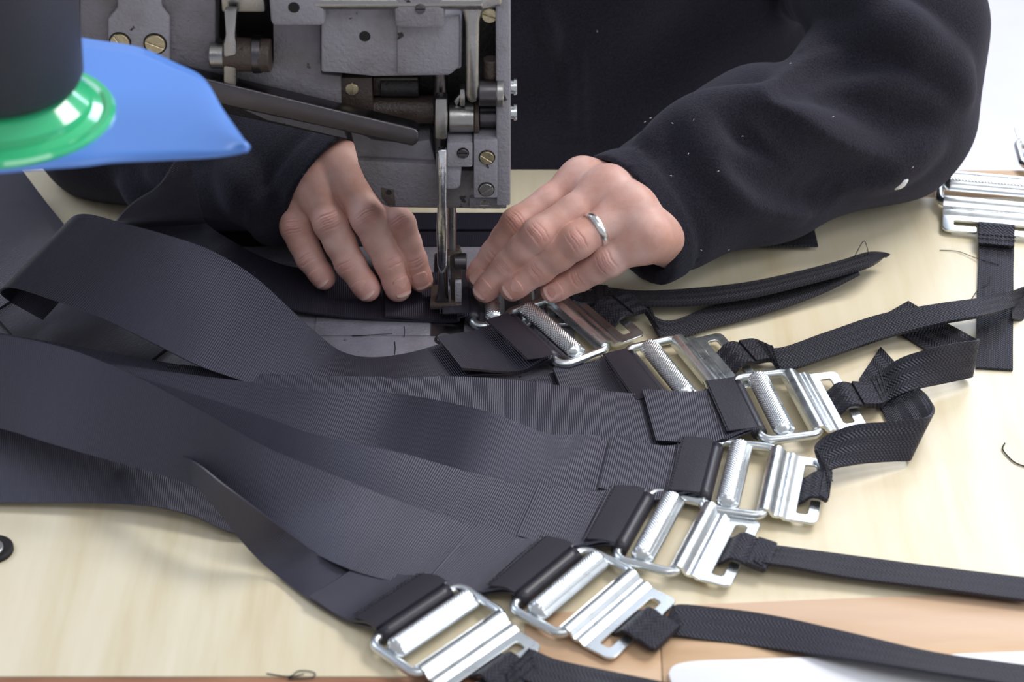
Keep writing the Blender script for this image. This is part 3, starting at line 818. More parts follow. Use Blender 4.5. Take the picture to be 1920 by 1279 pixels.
# I: spare buckle at the far right
ri = empty('buckle_strap', 'separate buckle with short straight tape lying at the far right table edge', 'strap')
_yd = W(1868, 425, 6) - W(1868, 332, 6); _yd /= np.linalg.norm(_yd); _xd = np.cross(_yd, [0, 0, 1.0]); _c0 = W(1862, 336, 6)
Li0, fri = buckle(ri, _c0 - _xd * 33, _c0 + _xd * 33)
fri.scale = (1.12, 1.12, 1.12)
Li = lambda a, b_, c_: Li0((a - 2) * 1.12, b_ * 1.12, c_ * 1.12)
h = NAR / 2.24
ribbon('narrow_webbing', [(Li(h, 56, 1), Li(-h, 56, 1)), (Li(h, 59, 3.2), Li(-h, 59, 3.2)), (Li(h, 63, 7.2), Li(-h, 63, 7.2)), (Li(h, 68, 7.6), Li(-h, 68, 7.6)), (Li(h, 74, 4.5), Li(-h, 74, 4.5)),
    (W(1835, 480, 2), W(1901, 480, 2)), (W(1834, 510, 1.4), W(1900, 510, 1.4)), (W(1832, 560, 1.2), W(1900, 560, 1.2)), (W(1831, 640, 1.2), W(1899, 642, 1.2)), (W(1830, 690, 1.4), W(1899, 694, 1.4))], m_webn, ri, w=NAR, thick=1.9)
ribbon('doubled_end', [(Li(h, 69, 9.6), Li(-h, 69, 9.6)), (Li(h, 75, 7.0), Li(-h, 75, 7.0)), (Li(h, 86, 5.0), Li(-h, 86, 5.0))], m_webn, ri, w=NAR, thick=2.2)
for f in (78, 82): stitch(ri, Li(h + 1, f, 7.6 - (f - 76) * 0.1), Li(-h - 1, f, 7.6 - (f - 76) * 0.1), 9, 0.35)
rk = empty('buckle_strap', 'buckle mostly cut off by the right edge, behind the separate buckle', 'strap')
buckle(rk, (1918, 312, 6), (2094, 316, 6))

# other webbing
o = ribbon('wide_webbing', [(36, 312, 26, -140, 330, 24, 90), (85, 378, 18, -110, 430, 16, 90), (128, 432, 13, -60, 520, 10, 90), (165, 485, 9, -10, 590, 6, 90), (220, 560, 6, 60, 660, 5, 90), (330, 640, 5, 200, 740, 4, 90)], m_web, None, w=90)
tag(o, 'flat black webbing at the left edge, running under the raised loop', 'webbing')
s1 = ribbon('sewn_layer', [(44, 377, 23, -140, 400, 22, 75), (85, 408, 18, -100, 470, 16, 75), (105, 440, 15, -60, 530, 12, 75), (140, 490, 11, -20, 590, 8, 75)], m_web, o, w=75)
o = ribbon('wide_webbing', [(520, 930, 8, 480, 1008, 3, 50), (450, 905, 16, 425, 996, 5), (375, 880, 20, 362, 968, 9), (300, 855, 25, 290, 951, 10), (200, 832, 29, 190, 944, 8), (90, 812, 31, 80, 943, 6), (-40, 792, 32, -45, 943, 5), (-150, 780, 32, -150, 943, 5), (-420, 790, 18, -420, 930, 3), (-700, 830, 3, -700, 930, 2)], m_web, None)
tag(o, 'dark webbing underneath the front straps at left, above its shadow on the table', 'webbing')
for i, (ya, yb_, z) in enumerate(((427, 462, 2), (400, 431, 4))):
    o = ribbon('wide_webbing', [(W(x, ya + dy, z), W(x, yb_ + dy, z)) for x, dy in ((1010, 0), (800, 0), (600, 0), (380, 4))], m_web, None, w=25)
    tag(o, ['ribbed webbing lying flat just behind the presser foot, nearer of two', 'ribbed webbing lying flat behind the presser foot, farther of two'][i], 'webbing')
o = ribbon('narrow_webbing', [(1420, 432, 2, 1420, 463, 1.5, 28), (1527, 432, 1.5, 1534, 462, 1.5, 28)], m_webn, None, w=28)
tag(o, 'short black tape end poking out from under the sleeve', 'webbing')
o = ribbon('narrow_webbing', [(1940, 545, 9, 1935, 610, 3), (1897, 566, 7, 1897, 596, 2, 18)], m_webn, None, w=NAR)
tag(o, 'cut tape end entering at the right edge beside the straight tape', 'webbing')

# ------------------------------------------------------------------ implicit surface toolkit
class Field:
    def __init__(s, lo, hi, h):
        s.lo = np.array(lo, float); s.h = h; s.n = np.ceil((np.array(hi) - s.lo) / h).astype(int) + 1
        s.ax = [s.lo[i] + h * np.arange(s.n[i]) for i in range(3)]
        s.f = np.full(s.n, 50.0, np.float32)

    def sub(s, lo, hi):
        i0 = np.clip(np.floor((np.array(lo) - s.lo) / s.h).astype(int), 0, s.n); i1 = np.clip(np.ceil((np.array(hi) - s.lo) / s.h).astype(int) + 1, 0, s.n)
        sl = tuple(slice(a, b) for a, b in zip(i0, i1))
        X = s.ax[0][sl[0]][:, None, None]; Y = s.ax[1][sl[1]][None, :, None]; Z = s.ax[2][sl[2]][None, None, :]
        return sl, X, Y, Z

    @staticmethod
    def smin(a, b, k):
        if k <= 0: return np.minimum(a, b)
        h = np.maximum(k - np.abs(a - b), 0) / k
        return np.minimum(a, b) - h * h * k * 0.25

    def cone(s, a, b, ra, rb, k=4.0, cut=False, scale=None):
        a = np.array(a, float); b = np.array(b, float); m = max(ra, rb) + k + 3 * s.h
        if scale is not None: m *= max(scale)
        sl, X, Y, Z = s.sub(np.minimum(a, b) - m, np.maximum(a, b) + m)
        if s.f[sl].size == 0: return
        sc = np.ones(3) if scale is None else np.array(scale, float)
        A = a / sc; d = b / sc - A; X = X / sc[0]; Y = Y / sc[1]; Z = Z / sc[2]
        dd = d @ d + 1e-9
        t = np.clip(((X - A[0]) * d[0] + (Y - A[1]) * d[1] + (Z - A[2]) * d[2]) / dd, 0, 1)
        D = np.sqrt((X - A[0] - t * d[0]) ** 2 + (Y - A[1] - t * d[1]) ** 2 + (Z - A[2] - t * d[2]) ** 2) - (ra + (rb - ra) * t)
        if scale is not None: D = D * min(sc)
        s.f[sl] = -s.smin(-s.f[sl], D, k) if cut else s.smin(s.f[sl], D, k)

    def chain(s, P, R, k=3.0, **kw):
        for i in range(len(P) - 1): s.cone(P[i], P[i + 1], R[i], R[i + 1], k, **kw)

    def merge(s, o, k):
        s.f = s.smin(s.f, o.f, k)

    def surface(s):
        f = s.f; n = np.array(f.shape); neg = f < 0
        c = n - 1
        cnt = np.zeros(c, np.int8)
        for i in (0, 1):
            for j in (0, 1):
                for k in (0, 1): cnt += neg[i:i + c[0], j:j + c[1], k:k + c[2]]
        mixed = (cnt > 0) & (cnt < 8)
        idx = np.argwhere(mixed); N = len(idx)
        ids = np.full(c, -1, np.int32); ids[mixed] = np.arange(N)
        acc = np.zeros((N, 3)); w = np.zeros(N)
        cor = [(i, j, k) for i in (0, 1) for j in (0, 1) for k in (0, 1)]
        val = {q: f[idx[:, 0] + q[0], idx[:, 1] + q[1], idx[:, 2] + q[2]].astype(float) for q in cor}
        for q in cor:
            for a in range(3):
                if q[a] == 0:
                    r = list(q); r[a] = 1; r = tuple(r); v0, v1 = val[q], val[r]
                    m = (v0 < 0) != (v1 < 0)
                    t = np.where(m, v0 / np.where(m, v0 - v1, 1), 0)
                    p = np.tile(np.array(q, float), (N, 1)); p[:, a] += t
                    acc += p * m[:, None]; w += m
        V = s.lo + (idx + acc / w[:, None]) * s.h
        Q = []
        for a in range(3):
            b, d = [x for x in range(3) if x != a]
            s0 = [slice(None)] * 3; s1 = [slice(None)] * 3
            s0[a] = slice(0, -1); s1[a] = slice(1, None)
            for x in (b, d):
                s0[x] = slice(1, -1); s1[x] = slice(1, -1)
            n0 = neg[tuple(s0)]; n1 = neg[tuple(s1)]
            e = np.argwhere(n0 != n1)
            e[:, b] += 1; e[:, d] += 1
            fl = neg[e[:, 0], e[:, 1], e[:, 2]]
            def cell(db, dd):
                q = e.copy(); q[:, b] -= db; q[:, d] -= dd; return ids[q[:, 0], q[:, 1], q[:, 2]]
            q = np.stack([cell(1, 1), cell(0, 1), cell(0, 0), cell(1, 0)], 1)
            flip = fl if a != 1 else ~fl
            q[~flip] = q[~flip][:, ::-1]
            Q.append(q)
        return V, np.vstack(Q)


def vnormals(V, Q):
    n = np.cross(V[Q[:, 2]] - V[Q[:, 0]], V[Q[:, 3]] - V[Q[:, 1]]); out = np.zeros_like(V)
    for k in range(4): np.add.at(out, Q[:, k], n)
    return out / (np.linalg.norm(out, axis=1)[:, None] + 1e-9)


def relax(V, Q, it=1, lam=0.5):
    for _ in range(it):
        acc = np.zeros_like(V); cnt = np.zeros(len(V))
        for a, b in ((0, 1), (1, 2), (2, 3), (3, 0)):
            for p, q in ((a, b), (b, a)):
                np.add.at(acc, Q[:, p], V[Q[:, q]]); np.add.at(cnt, Q[:, p], 1)
        V = V + lam * (acc / cnt[:, None] - V)
    return V


def biggest(V, Q):
    lab = np.arange(len(V))
    for _ in range(4000):
        m = lab[Q].min(1); new = lab.copy()
        for k in range(4): np.minimum.at(new, Q[:, k], m)
        new = new[new]
        if (new == lab).all(): break
        lab = new
    u, c = np.unique(lab, return_counts=True); keep = lab == u[c.argmax()]
    idx = np.cumsum(keep) - 1
    return V[keep], idx[Q[keep[Q[:, 0]]]]


# ------------------------------------------------------------------ person
person = empty('person', 'person in a dark fleece jacket guiding a strap under the sewing machine needle', 'person')
HH = 0.7

# joints (px, py, z): mcp, pip, dip, tip centre ; radii
LEFT = {   # hand at the right of the picture
    'index': ([(1092, 334, 82), (970, 420, 62), (928, 476, 40), (897, 514, 26)], [12.6, 10.8, 9.4, 8.0]),
    'middle': ([(1144, 352, 86), (1010, 440, 66), (954, 496, 42), (911, 543, 24)], [13.0, 11.3, 9.8, 8.3]),
    'ring': ([(1188, 388, 80), (1082, 452, 66), (1012, 504, 43), (962, 540, 30)], [13.0, 11.3, 9.9, 8.4]),
    'little': ([(1220, 440, 68), (1142, 488, 51), (1088, 518, 35), (1038, 544, 25)], [12.2, 10.8, 9.6, 8.2])}
RIGHT = {
    'index': ([(690, 330, 80), (750, 422, 57), (775, 488, 32), (789, 524, 19)], [12.5, 10.2, 9.0, 7.9]),
    'middle': ([(634, 306, 88), (692, 410, 62), (730, 490, 35), (746, 540, 18)], [13, 11.6, 10.2, 8.8]),
    'ring': ([(584, 334, 80), (620, 418, 57), (656, 494, 33), (688, 540, 18)], [12.8, 11.3, 9.9, 8.8]),
    'little': ([(556, 360, 66), (556, 426, 48), (581, 484, 30), (606, 520, 19)], [11.6, 10.6, 9.2, 8.0])}


def make_hand(spec, wrist, wr, extra, thumb, lat_sign):
    J = {k: ([W(*p) for p in v[0]], v[1]) for k, v in spec.items()}
    allp = np.array([p for v in J.values() for p in v[0]] + wrist + [np.array(t[0]) for t in extra] + thumb[0])
    lo = allp.min(0) - 24; hi = allp.max(0) + 24; lo[2] = max(lo[2], 0)
    palm = Field(lo, hi, HH)
    order = ['index', 'middle', 'ring', 'little']
    w0, w1, fore = wrist          # radial side, ulnar side of the wrist, forearm point
    for i, k in enumerate(order):
        m = J[k][0][0]; wv = w0 + (w1 - w0) * i / 3
        palm.cone(m, wv, J[k][1][0] * 0.9, wr, 18)
        # fleshy underside
        palm.cone(m + [0, 4, -9], wv + [0, 0, -6], J[k][1][0], wr * 1.05, 16)
    palm.cone(w0, fore, wr, 23, 14); palm.cone(w1, fore, wr, 23, 14)
    for (a, b, ra, rb) in extra: palm.cone(a, b, ra, rb, 10)
    palm.chain(thumb[0], thumb[1], 7)
    fields = []
    for k in order:
        P, R = J[k]; F_ = Field(lo, hi, HH)
        d = (P[3] - P[2]) / np.linalg.norm(P[3] - P[2])
        mid1 = (P[0] + P[1]) / 2; mid2 = (P[1] + P[2]) / 2
        F_.chain([P[0], mid1, P[1], mid2, P[2], P[3]], [R[0] * 0.93, R[1] * 0.98, R[1] * 1.03, R[1] * 0.93, R[2] * 1.0, R[3] * 1.02], 4)
        F_.cone(P[3] - d * 3, P[3] + d * 1.2, R[3] * 1.0, R[3] * 0.86, 3)
        fields.append((k, P, R, F_))
    tot = None
    for k, P, R, F_ in fields:
        v = Field.smin(palm.f, F_.f, 12)
        tot = v if tot is None else Field.smin(tot, v, 0.8)
    palm.f = tot
    V, Q = palm.surface(); V = relax(V, Q, 2, 0.5); N = vnormals(V, Q)
    # dorsal frame of each finger, then creases, knuckle swelling and flush
    flush = np.zeros(len(V)); disp = np.zeros(len(V)); info = {}
    toC = _c - V.mean(0); toC /= np.linalg.norm(toC)
    for k, P, R, _ in fields:
        for ji, (j, spread) in enumerate(((1, (-4.6, -2.6, -0.9, 0.9, 2.6, 4.4)), (2, (-2.2, -0.6, 1.0, 2.4)))):
            d = P[j + 1] - P[j - 1]; d /= np.linalg.norm(d)
            dor = (P[j] - (P[j - 1] + P[j + 1]) / 2); dor = dor - d * (dor @ d)
            dor = dor / (np.linalg.norm(dor) + 1e-6) * 0.35 + toC; dor -= d * (dor @ d); dor /= np.linalg.norm(dor)
            lat = np.cross(d, dor); r = V - P[j]
            rr = (r ** 2).sum(1) < (R[j] * 2.0) ** 2
            t, s_, o_ = r[rr] @ d, r[rr] @ lat, r[rr] @ dor
            mask = np.exp(-(s_ / (R[j] * 0.62)) ** 4) * (o_ > 1.5) * np.clip((N[rr] @ dor - 0.15) * 2.5, 0, 1)
            a = np.zeros(rr.sum())
            for ci, c0 in enumerate(spread):
                cv = c0 * (1 + 0.1 * math.sin(P[j][0] + ci)) - 0.006 * np.sign(c0) * s_ ** 2 + 0.30 * np.sin(s_ * 0.55 + P[j][0]) + 0.12 * np.sin(s_ * 1.3 + ci)
                a -= (0.72 if ji == 0 else 0.6) * (0.75 + 0.25 * math.sin(ci * 2.3 + P[j][1])) * np.exp(-((t - cv) / 0.58) ** 2)
            a += (0.9 if ji == 0 else 0.3) * np.exp(-(t / (R[j] * 0.55)) ** 2 - (s_ / (R[j] * 0.7)) ** 2)
            disp[rr] += a * mask
            flush[rr] = np.maximum(flush[rr], (0.42 if ji == 0 else 0.25) * np.exp(-(t / 7) ** 2) * mask)
        r = V - P[3]; dd = np.sqrt((r ** 2).sum(1)); flush = np.maximum(flush, 0.42 * np.exp(-(dd / 12) ** 4))
    V = V + N * disp[:, None]
    # nails
    nails = []
    for k, P, R, _ in fields:
        d = P[3] - P[2]; d /= np.linalg.norm(d)
        dor = P[2] - (P[1] + P[3]) / 2; dor -= d * (dor @ d); dor = dor / (np.linalg.norm(dor) + 1e-6) * 0.5 + toC
        dor -= d * (dor @ d); dor /= np.linalg.norm(dor); lat = np.cross(d, dor)
        nails.append((k, P[3], d, dor, lat, R[3]))
    return V, Q, flush, nails, J


def nail_mesh(P, d, dor, lat, R, parent, Vh):
    n, m = 14, 12; hl, hw = R * 0.80, R * 0.76; V, UV = [], []
    c = P - d * R * 0.10
    near = Vh[((Vh - c) ** 2).sum(1) < (R * 2) ** 2]; rel = near - c
    for i in range(n + 1):
        u = -1 + 2 * i / n
        for j in range(m + 1):
            w = -1 + 2 * j / m
            sx = u * math.sqrt(1 - 0.42 * w * w) if u < 0 else u * math.sqrt(1 - 0.30 * w * w)
            lx = sx * hl; ly = w * hw * (1 - 0.10 * u * u)
            q = c + d * lx + lat * ly
            r2 = ((rel @ d) - lx) ** 2 + ((rel @ lat) - ly) ** 2
            sel = (r2 < 2.2) & ((rel @ dor) > 0)
            hgt = (rel[sel] @ dor).mean() if sel.any() else R * math.cos(math.asin(min(0.95, abs(ly) / R)))
            V.append((lx, ly, hgt)); UV.append(((u + 1) / 2, (w + 1) / 2))
    V = np.array(V); A = V[:, 2].reshape(n + 1, m + 1)
    # smooth arch fitted through the skin heights, a little proud
    G = np.array([[1, a, b * b] for a, b in V[:, :2]]); co = np.linalg.lstsq(G, V[:, 2], rcond=None)[0]
    Z = G @ co + 0.38 - 0.35 * np.clip(np.abs(V[:, 1]) / hw, 0, 1) ** 6 - 0.5 * np.clip(-(V[:, 0] / hl), 0, 1) ** 6
    X = c + V[:, :1] * d + V[:, 1:2] * lat + Z[:, None] * dor
    m1 = m + 1; Fc = [(i * m1 + j, i * m1 + j + 1, (i + 1) * m1 + j + 1, (i + 1) * m1 + j) for i in range(n) for j in range(m)]
    o = mesh_obj('fingernail', X, Fc, m_nail, parent, True, UV)
    md = o.modifiers.new('t', 'SOLIDIFY'); md.thickness = 0.0006; md.offset = -1 if np.dot(np.cross(X[1] - X[0], X[m1] - X[0]), dor) < 0 else -1
    return o


A_ = lambda *p: np.array(p, float)
# left hand of the person (right in the picture)
wl0, wl1 = W(1268, 362, 60), W(1290, 428, 42); el_l = W(1664, 215, 66)
fo = wl0 * 0.5 + wl1 * 0.5 + (el_l - wl1) * 0.35
exL = [(W(1218, 446, 54), W(1262, 462, 36), 12, 15), (W(1180, 430, 48), W(1262, 430, 44), 13, 15)]
thL = ([W(1230, 380, 58), W(1130, 420, 44), W(1020, 480, 28), W(950, 522, 20)], [15, 12.5, 9.5, 8])
VL, QL, FL, NL, JL = make_hand(LEFT, [wl0, wl1, fo], 13.5, exL, thL, 1)
# right hand (left in the picture)
wr0, wr1 = W(606, 236, 76), W(520, 296, 56); el_r = W(205, 222, 48)
fo2 = (wr0 + wr1) / 2 + (el_r - wr1) * 0.30
exR = [(W(556, 358, 62), W(590, 334, 72), 10.5, 11),(W(560, 380, 46), W(545, 330, 46), 13, 15), (W(620, 370, 46), W(590, 310, 50), 14, 15)]
thR = ([W(640, 290, 66), W(690, 370, 42), W(745, 450, 26), W(770, 500, 18)], [14, 11.5, 9.5, 8])
VR, QR, FR, NR_, JR = make_hand(RIGHT, [wr0, wr1, fo2], 13.5, exR, thR, -1)
# forearms, upper arms and trunk under the jacket
sh_l = WY(1590, -190, 330); sh_r = WY(420, -200, 330)
bd = Field((-420, 0, -120), (430, 470, 430), 8.0)
bd.chain([wl0 * 0.5 + wl1 * 0.5, fo, el_l, sh_l], [19, 22, 36, 48], 20)
bd.chain([wr0 * 0.5 + wr1 * 0.5, fo2, el_r, sh_r], [19, 22, 36, 48], 20)
tc_ = (sh_l + sh_r) / 2
bd.cone((tc_[0], 430, -60), (tc_[0], 410, 300), 130, 140, 30, scale=(1.15, 0.7, 1))
bd.cone(sh_l, sh_r, 48, 48, 40)
VB, QB = bd.surface()
VV = np.vstack([VL, VR, VB]); QQ = np.vstack([QL, QR + len(VL), QB + len(VL) + len(VR)])
body = mesh_obj('body', VV, QQ, m_skin, person)
at = body.data.attributes.new('flush', 'FLOAT', 'POINT')
at.data.foreach_set('value', np.concatenate([FL, FR, np.zeros(len(VB))]).astype(np.float32))
for NN, Vh in ((NL, VL), (NR_, VR)):
    for k, P, d, dor, lat, R in NN: nail_mesh(P, d, dor, lat, R, body, Vh)
# wedding band on the ring finger
P0, P1 = JL['ring'][0][0], JL['ring'][0][1]; d = (P1 - P0) / np.linalg.norm(P1 - P0)
rc = P0 + (P1 - P0) * 0.66
near = VL[(np.abs((VL - rc) @ d) < 1.5) & (((VL - rc) ** 2).sum(1) < 15 ** 2)]
rad = np.median(np.linalg.norm((near - rc) - ((near - rc) @ d)[:, None] * d, axis=1))
bm = bmesh.new(); w = 2.5
add_lathe(bm, rc - d * w, rc + d * w, [(0, rad - 0.2), (0, rad + 0.7), (1.0, rad + 1.35), (2.5, rad + 1.6), (4.0, rad + 1.35), (5.0, rad + 0.7), (5.0, rad - 0.2)], 48)
bm_obj('ring', bm, m_silver, person, angle=50)

# fleece jacket
H2 = 2.6
jk = Field((-460, 20, -130), (460, 560, 420), H2)
imgR = lambda a, b, c=0.0: (lambda v: v / np.linalg.norm(v))(np.array([1., 0, 0]) * a - _u * b - _f * c)
cl = W(1205, 400, 54); nl = imgR(-.81, .50, .38)
dirL = (el_l - cl) / np.linalg.norm(el_l - cl)
jk.chain([cl - dirL * 45, cl + (el_l - cl) * 0.45, el_l, WY(1688, 60, el_l[1] + 35), sh_l], [49, 51, 59, 60, 66], 22)
jk.cone(cl + (el_l - cl) * .2 + [0, 8, 12], cl + (el_l - cl) * .48 + [0, 12, 24], 42, 45, 18)
cr = W(585, 330, 62); nr = imgR(.70, .62, .34)
dirR = (el_r - cr) / np.linalg.norm(el_r - cr)
jk.chain([cr - dirR * 45, cr + (el_r - cr) * 0.45, el_r, WY(200, 60, el_r[1] + 40), sh_r], [49, 52, 58, 60, 66], 22)
tcx = tc_[0]
jk.cone((tcx, 430, -110), (tcx, 410, 330), 170, 185, 10, scale=(1.42, 0.88, 1))


def surf(x, y, inset=0.0):
    t = np.arange(900, 2300, 1.0); P = _c + ray(x, y) * t[:, None]
    I = np.round((P - jk.lo) / jk.h).astype(int); ok = ((I >= 0) & (I < jk.n)).all(1); I = np.clip(I, 0, jk.n - 1)
    v = jk.f[I[:, 0], I[:, 1], I[:, 2]]; hit = np.argwhere(ok & (v < 0))
    return None if len(hit) == 0 else P[hit[0, 0]] + ray(x, y) * inset


def fold(pts, r, k=16, inset=0.45, cut=False):
    P = [surf(*p, inset=(r * inset if not cut else -r * 0.55)) for p in pts]; P = [p for p in P if p is not None]
    if len(P) < 2: return
    P = crom(P, 4); R = [r * (0.4 + 0.6 * math.sin(math.pi * (i + 0.5) / len(P))) for i in range(len(P))]
    jk.chain(list(P), R, k, cut=cut)


fold([(1215, 280), (1275, 240), (1340, 222), (1410, 225), (1470, 255)], 12)
fold([(1400, 190), (1480, 238), (1560, 285), (1650, 305), (1740, 270)], 15)
fold([(1500, 130), (1570, 85), (1650, 72), (1720, 90)], 13)
fold([(1440, 180), (1540, 150), (1660, 160), (1770, 200)], 11)
fold([(1600, 10), (1680, 50), (1760, 120), (1800, 180)], 12)
fold([(1480, 20), (1560, -10), (1640, -10)], 12)
fold([(1300, 230), (1330, 300), (1400, 360), (1500, 390)], 10)
fold([(1430, 215), (1500, 275), (1580, 325), (1660, 335)], 9, 12, cut=True)
fold([(1470, 165), (1570, 118), (1680, 112)], 9, 12, cut=True)
fold([(1380, 300), (1450, 350), (1560, 370)], 8, 12, cut=True)
fold([(1010, -10), (1030, 50), (1045, 105)], 7, 5)
fold([(1062, 80), (1068, 180), (1072, 290)], 5, 4)
fold([(1088, 90), (1092, 190), (1094, 290)], 4, 4)
fold([(300, 330), (400, 360), (480, 380)], 12)
fold([(250, 350), (330, 400), (430, 440)], 10)
fold([(440, 310), (470, 370), (500, 440)], 9)


def cuff(c, n, d, ri, depth, pc):
    sl, X, Y, Z = jk.sub(c - 115, c + 115)
    pd = (X - pc[0]) * n[0] + (Y - pc[1]) * n[1] + (Z - pc[2]) * n[2]
    rr = np.sqrt((X - c[0]) ** 2 + (Y - c[1]) ** 2 + (Z - c[2]) ** 2)
    near = rr < 108
    f = jk.f[sl]; cutf = np.maximum(f, pd)
    # seam groove parallel to the hem
    cutf = cutf + 2.6 * np.exp(-((pd + 21) / 2.6) ** 2) * (cutf > -6) + 1.2 * np.exp(-((pd + 26) / 2.0) ** 2)
    jk.f[sl] = np.where(near, cutf, f)
    jk.chain([c - d * 80, c + d * 15, c + d * depth], [ri, ri - 1, ri * .6], 3, cut=True)


cuff(cl, nl, dirL, 43.5, 75, surf(1224, 372))
cuff(cr, nr, dirR, 43.5, 75, surf(577, 322))
VJ, QJ = jk.surface(); VJ, QJ = biggest(VJ, QJ); VJ = relax(VJ, QJ, 3, 0.5); NJ = vnormals(VJ, QJ)
def warp(V):
    x, y, z = V.T
    return (1.8 * np.sin(x * .035 + 1.3 * np.sin(z * .03) + y * .02) * np.sin(z * .045 + x * .02 + 1) + 0.9 * np.sin(x * .07 - z * .06 + 2 * np.sin(y * .03)))
VJ = VJ + NJ * warp(VJ)[:, None]
on_t = VJ[:, 1] < 233
VJ[:, 2] = np.where(on_t, np.maximum(VJ[:, 2], 1.0), VJ[:, 2])
jacket = mesh_obj('fleece_jacket', VJ, QJ, m_fleece, person)
# white patch at the elbow and lint on the sleeve
p = surf(1688, 345); V_, F_2 = tube_path([surf(1676, 352, 1), surf(1684, 347, 1), surf(1692, 342, 1), surf(1699, 337, 1)], [2.0, 3.3, 3.3, 2.0], 10)
o = mesh_obj('patch', V_, F_2, m_white, jacket); o['label'] = 'small white patch at the elbow'
random.seed(4); V_, F_2 = [], []
for px, py in ((1208, 230), (1218, 222), (1290, 290), (1345, 322), (1390, 256), (1300, 226), (1382, 365), (1316, 470), (1430, 300), (1710, 315), (1120, 60), (980, 64), (1480, 120), (1560, 220), (1365, 470), (1260, 330), (1262, 232), (432, 327)):
    p = surf(px, py, -1.0)
    if p is None: continue
    a = random.uniform(0, 3.14); q = p + np.array([math.cos(a), 0, math.sin(a)]) * 1.3
    v_, f_ = tube_path([p, (p + q) / 2 + [0, -0.3, 0.3], q], 0.3, 5); o0 = len(V_); V_ += v_; F_2 += [tuple(i + o0 for i in x) for x in f_]
o = mesh_obj('lint', V_, F_2, m_lint, jacket); o['kind'] = 'stuff'

# ------------------------------------------------------------------ thread stand in the near left foreground
def at_depth(x, y, d): return _c + ray(x, y) * d
ts = empty('thread_stand', 'green disc on a blue plastic tray, part of the thread stand at upper left', 'thread stand')
c0 = at_depth(14, 222, 1140.0); zt = c0[2]
def P_(x, y, z=zt): return W(x, y, z)
outl = crom([P_(-220, 300), P_(-150, 80), P_(60, 58), P_(172, 76), P_(262, 92), P_(372, 146)], 5)
pts = [(p[0], p[1], zt) for p in outl]; e0 = P_(372, 146); e1 = P_(468, 304); e2 = P_(250, 300); e3 = P_(160, 309); e4 = P_(0, 322); e5 = P_(-200, 335)
def lift(p):
    # the tray curls gently up toward its free corner
    t = max(0.0, min(1.0, (p[0] - c0[0] - 58) / 75)); return (p[0], p[1], p[2] + 0.0 + 10 * t * t - 2 * t)
top_ = crom([P_(-220, 300), P_(-170, 120), P_(-60, 62), P_(60, 60), P_(172, 77), P_(262, 92), P_(330, 122), P_(378, 150), P_(420, 222), P_(468, 303)], 6)
bot_ = crom([e5, P_(-100, 330), e4, P_(80, 315), e3, P_(205, 303), e2, P_(330, 300), P_(400, 304), P_(466, 307)], 6)
n1, n2 = len(top_), 12; V_, F_2 = [], []
for a_, b_ in zip(top_, bot_):
    for k in range(n2 + 1):
        p = a_ + (b_ - a_) * k / n2; q = list(lift(p)); q[2] += 2.5 * math.sin(math.pi * k / n2) * min(1, max(0, (p[0] - c0[0] - 58) / 60)); V_.append(q)
F_2 = [(i * (n2 + 1) + k, (i + 1) * (n2 + 1) + k, (i + 1) * (n2 + 1) + k + 1, i * (n2 + 1) + k + 1) for i in range(n1 - 1) for k in range(n2)]
tray = mesh_obj('tray', V_, F_2, m_blue, ts)
md = tray.modifiers.new('t', 'SOLIDIFY'); md.thickness = 0.0022; md.offset = 0
bm = bmesh.new(); Rg = np.linalg.norm(P_(214, 226) - c0)
add_lathe(bm, c0 + [0, 0, 1], c0 + [0, 0, 20], [(0, 0), (0, Rg), (1.6, Rg), (3.4, Rg - 1.5), (3.4, Rg - 4.5), (2.2, Rg - 6.5), (4.5, Rg - 11), (9, 43), (17, 34), (17, 0)], 72)
bm_obj('spool_disc', bm, m_green, ts, angle=25)
mcyl('wing_nut', c0 + [0, 0, -14], c0 + [0, 0, -2.2], 5, m_steel, ts)
mcyl('support_arm', c0 + [-330, 0, -8], c0 + [4, 0, -8], 5, m_dsteel, ts)
mcyl('pole', (c0[0] - 330, c0[1], 2), c0 + [-330, 0, 260], 8, m_dsteel, ts)
mcyl('stand_base', (c0[0] - 330, c0[1], 0.2), (c0[0] - 330, c0[1], 8), 60, m_dsteel, ts)
bm = bmesh.new(); Rs = 41.0
add_lathe(bm, c0 + [0, 0, 18.2], c0 + [0, 0, 190], [(0, 0), (0, Rs - 7), (2, Rs - 2.5), (7, Rs), (60, Rs + 2.5), (150, Rs + 6), (178, Rs + 6), (180, 12), (180, 0)], 64)
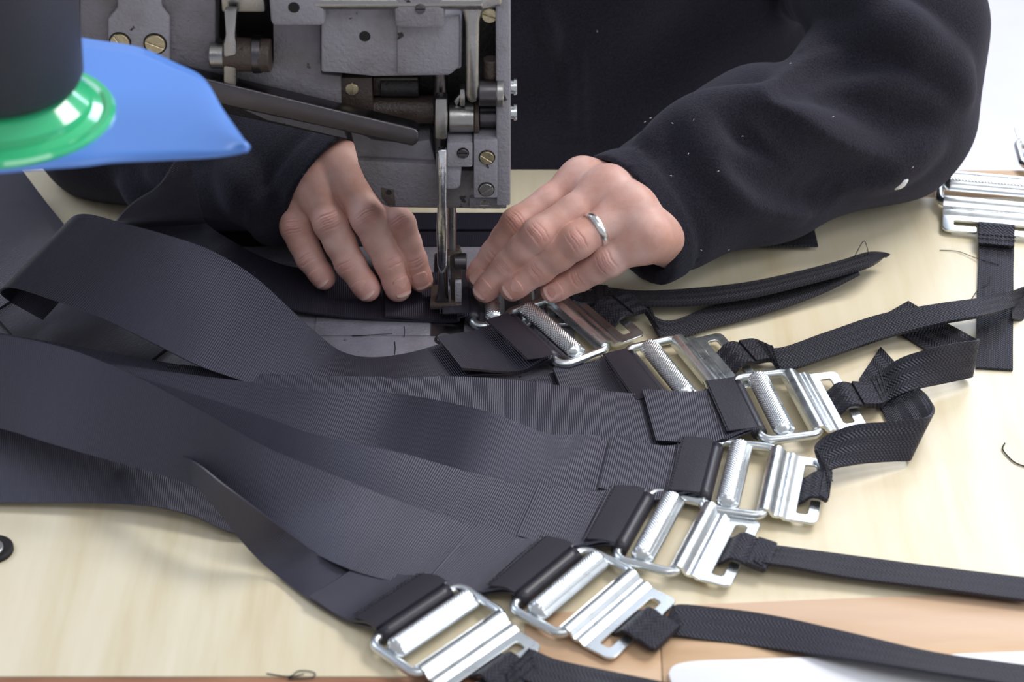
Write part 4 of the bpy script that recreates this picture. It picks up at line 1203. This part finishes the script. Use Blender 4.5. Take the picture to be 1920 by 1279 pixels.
tag(bm_obj('thread_spool', bm, m_spool, angle=50), 'large black thread spool standing on the green disc', 'spool')

# loose threads on the table
def thread(name, pts, label=None, r=0.28, parent=None):
    v, f = tube_path(crom([W(*p) for p in pts], 6), r, 5)
    o = mesh_obj(name, v, f, m_thread, parent)
    if label: tag(o, label, 'thread', 'loose thread ends on the table')
    return o
thread('thread_clipping', [(1762, 469, .6), (1795, 471, .8), (1825, 482, 1.5), (1850, 490, 3.2), (1872, 496, 3)], 'loose black thread end crossing the straight tape, upper one')
thread('thread_clipping', [(1822, 560, .6), (1833, 545, 1.2), (1850, 533, 3.4), (1860, 515, 3.6)], 'short loose thread beside the straight tape, lower one')
thread('thread_clipping', [(1884, 831, .8), (1880, 842, 1), (1890, 856, .8), (1904, 868, .8), (1925, 876, .8)], 'curled black thread alone on the table near the right edge', 0.5)
thread('thread_clipping', [(1588, 492, 2), (1600, 484, 12), (1620, 452, 24), (1626, 465, 20), (1628, 478, 13)], 'fine thread loop standing up from the cut tape tip')
thread('thread_clipping', [(500, 1263, .5), (545, 1268, .8), (560, 1258, 1), (590, 1262, .8), (588, 1270, .5), (540, 1272, .5), (570, 1264, 1.4)], 'tangled thread on the near table edge', 0.35)
thread('thread_clipping', [(1678, 358, .6), (1692, 366, .8), (1702, 376, .6)], 'tiny thread beside the elbow of the sleeve', 0.6)
thread('thread_clipping', [(1540, 880, 6), (1552, 892, 3), (1562, 903, 1)], 'short thread sticking out below the looped tape')
thread('thread_clipping', [(1140, 566, 4), (1144, 577, 1), (1141, 585, .6)], 'tiny thread hanging below the topmost narrow tape')
# black grommet at the left edge
c = W(-14, 1034, 0)
gr = empty('grommet', 'round black knob with bright metal rim cut off by the left edge', 'knob')
bm = bmesh.new(); add_lathe(bm, c + [0, 0, .1], c + [0, 0, 4], [(0, 0), (0, 12.4), (2.4, 12.4), (3.4, 11), (3.4, 0)], 40); bm_obj('disc', bm, m_hole, gr)
mcyl('rim', c + [0, -3, 3.5], c + [0, -3, 6.0], 7.5, m_zinc, gr)
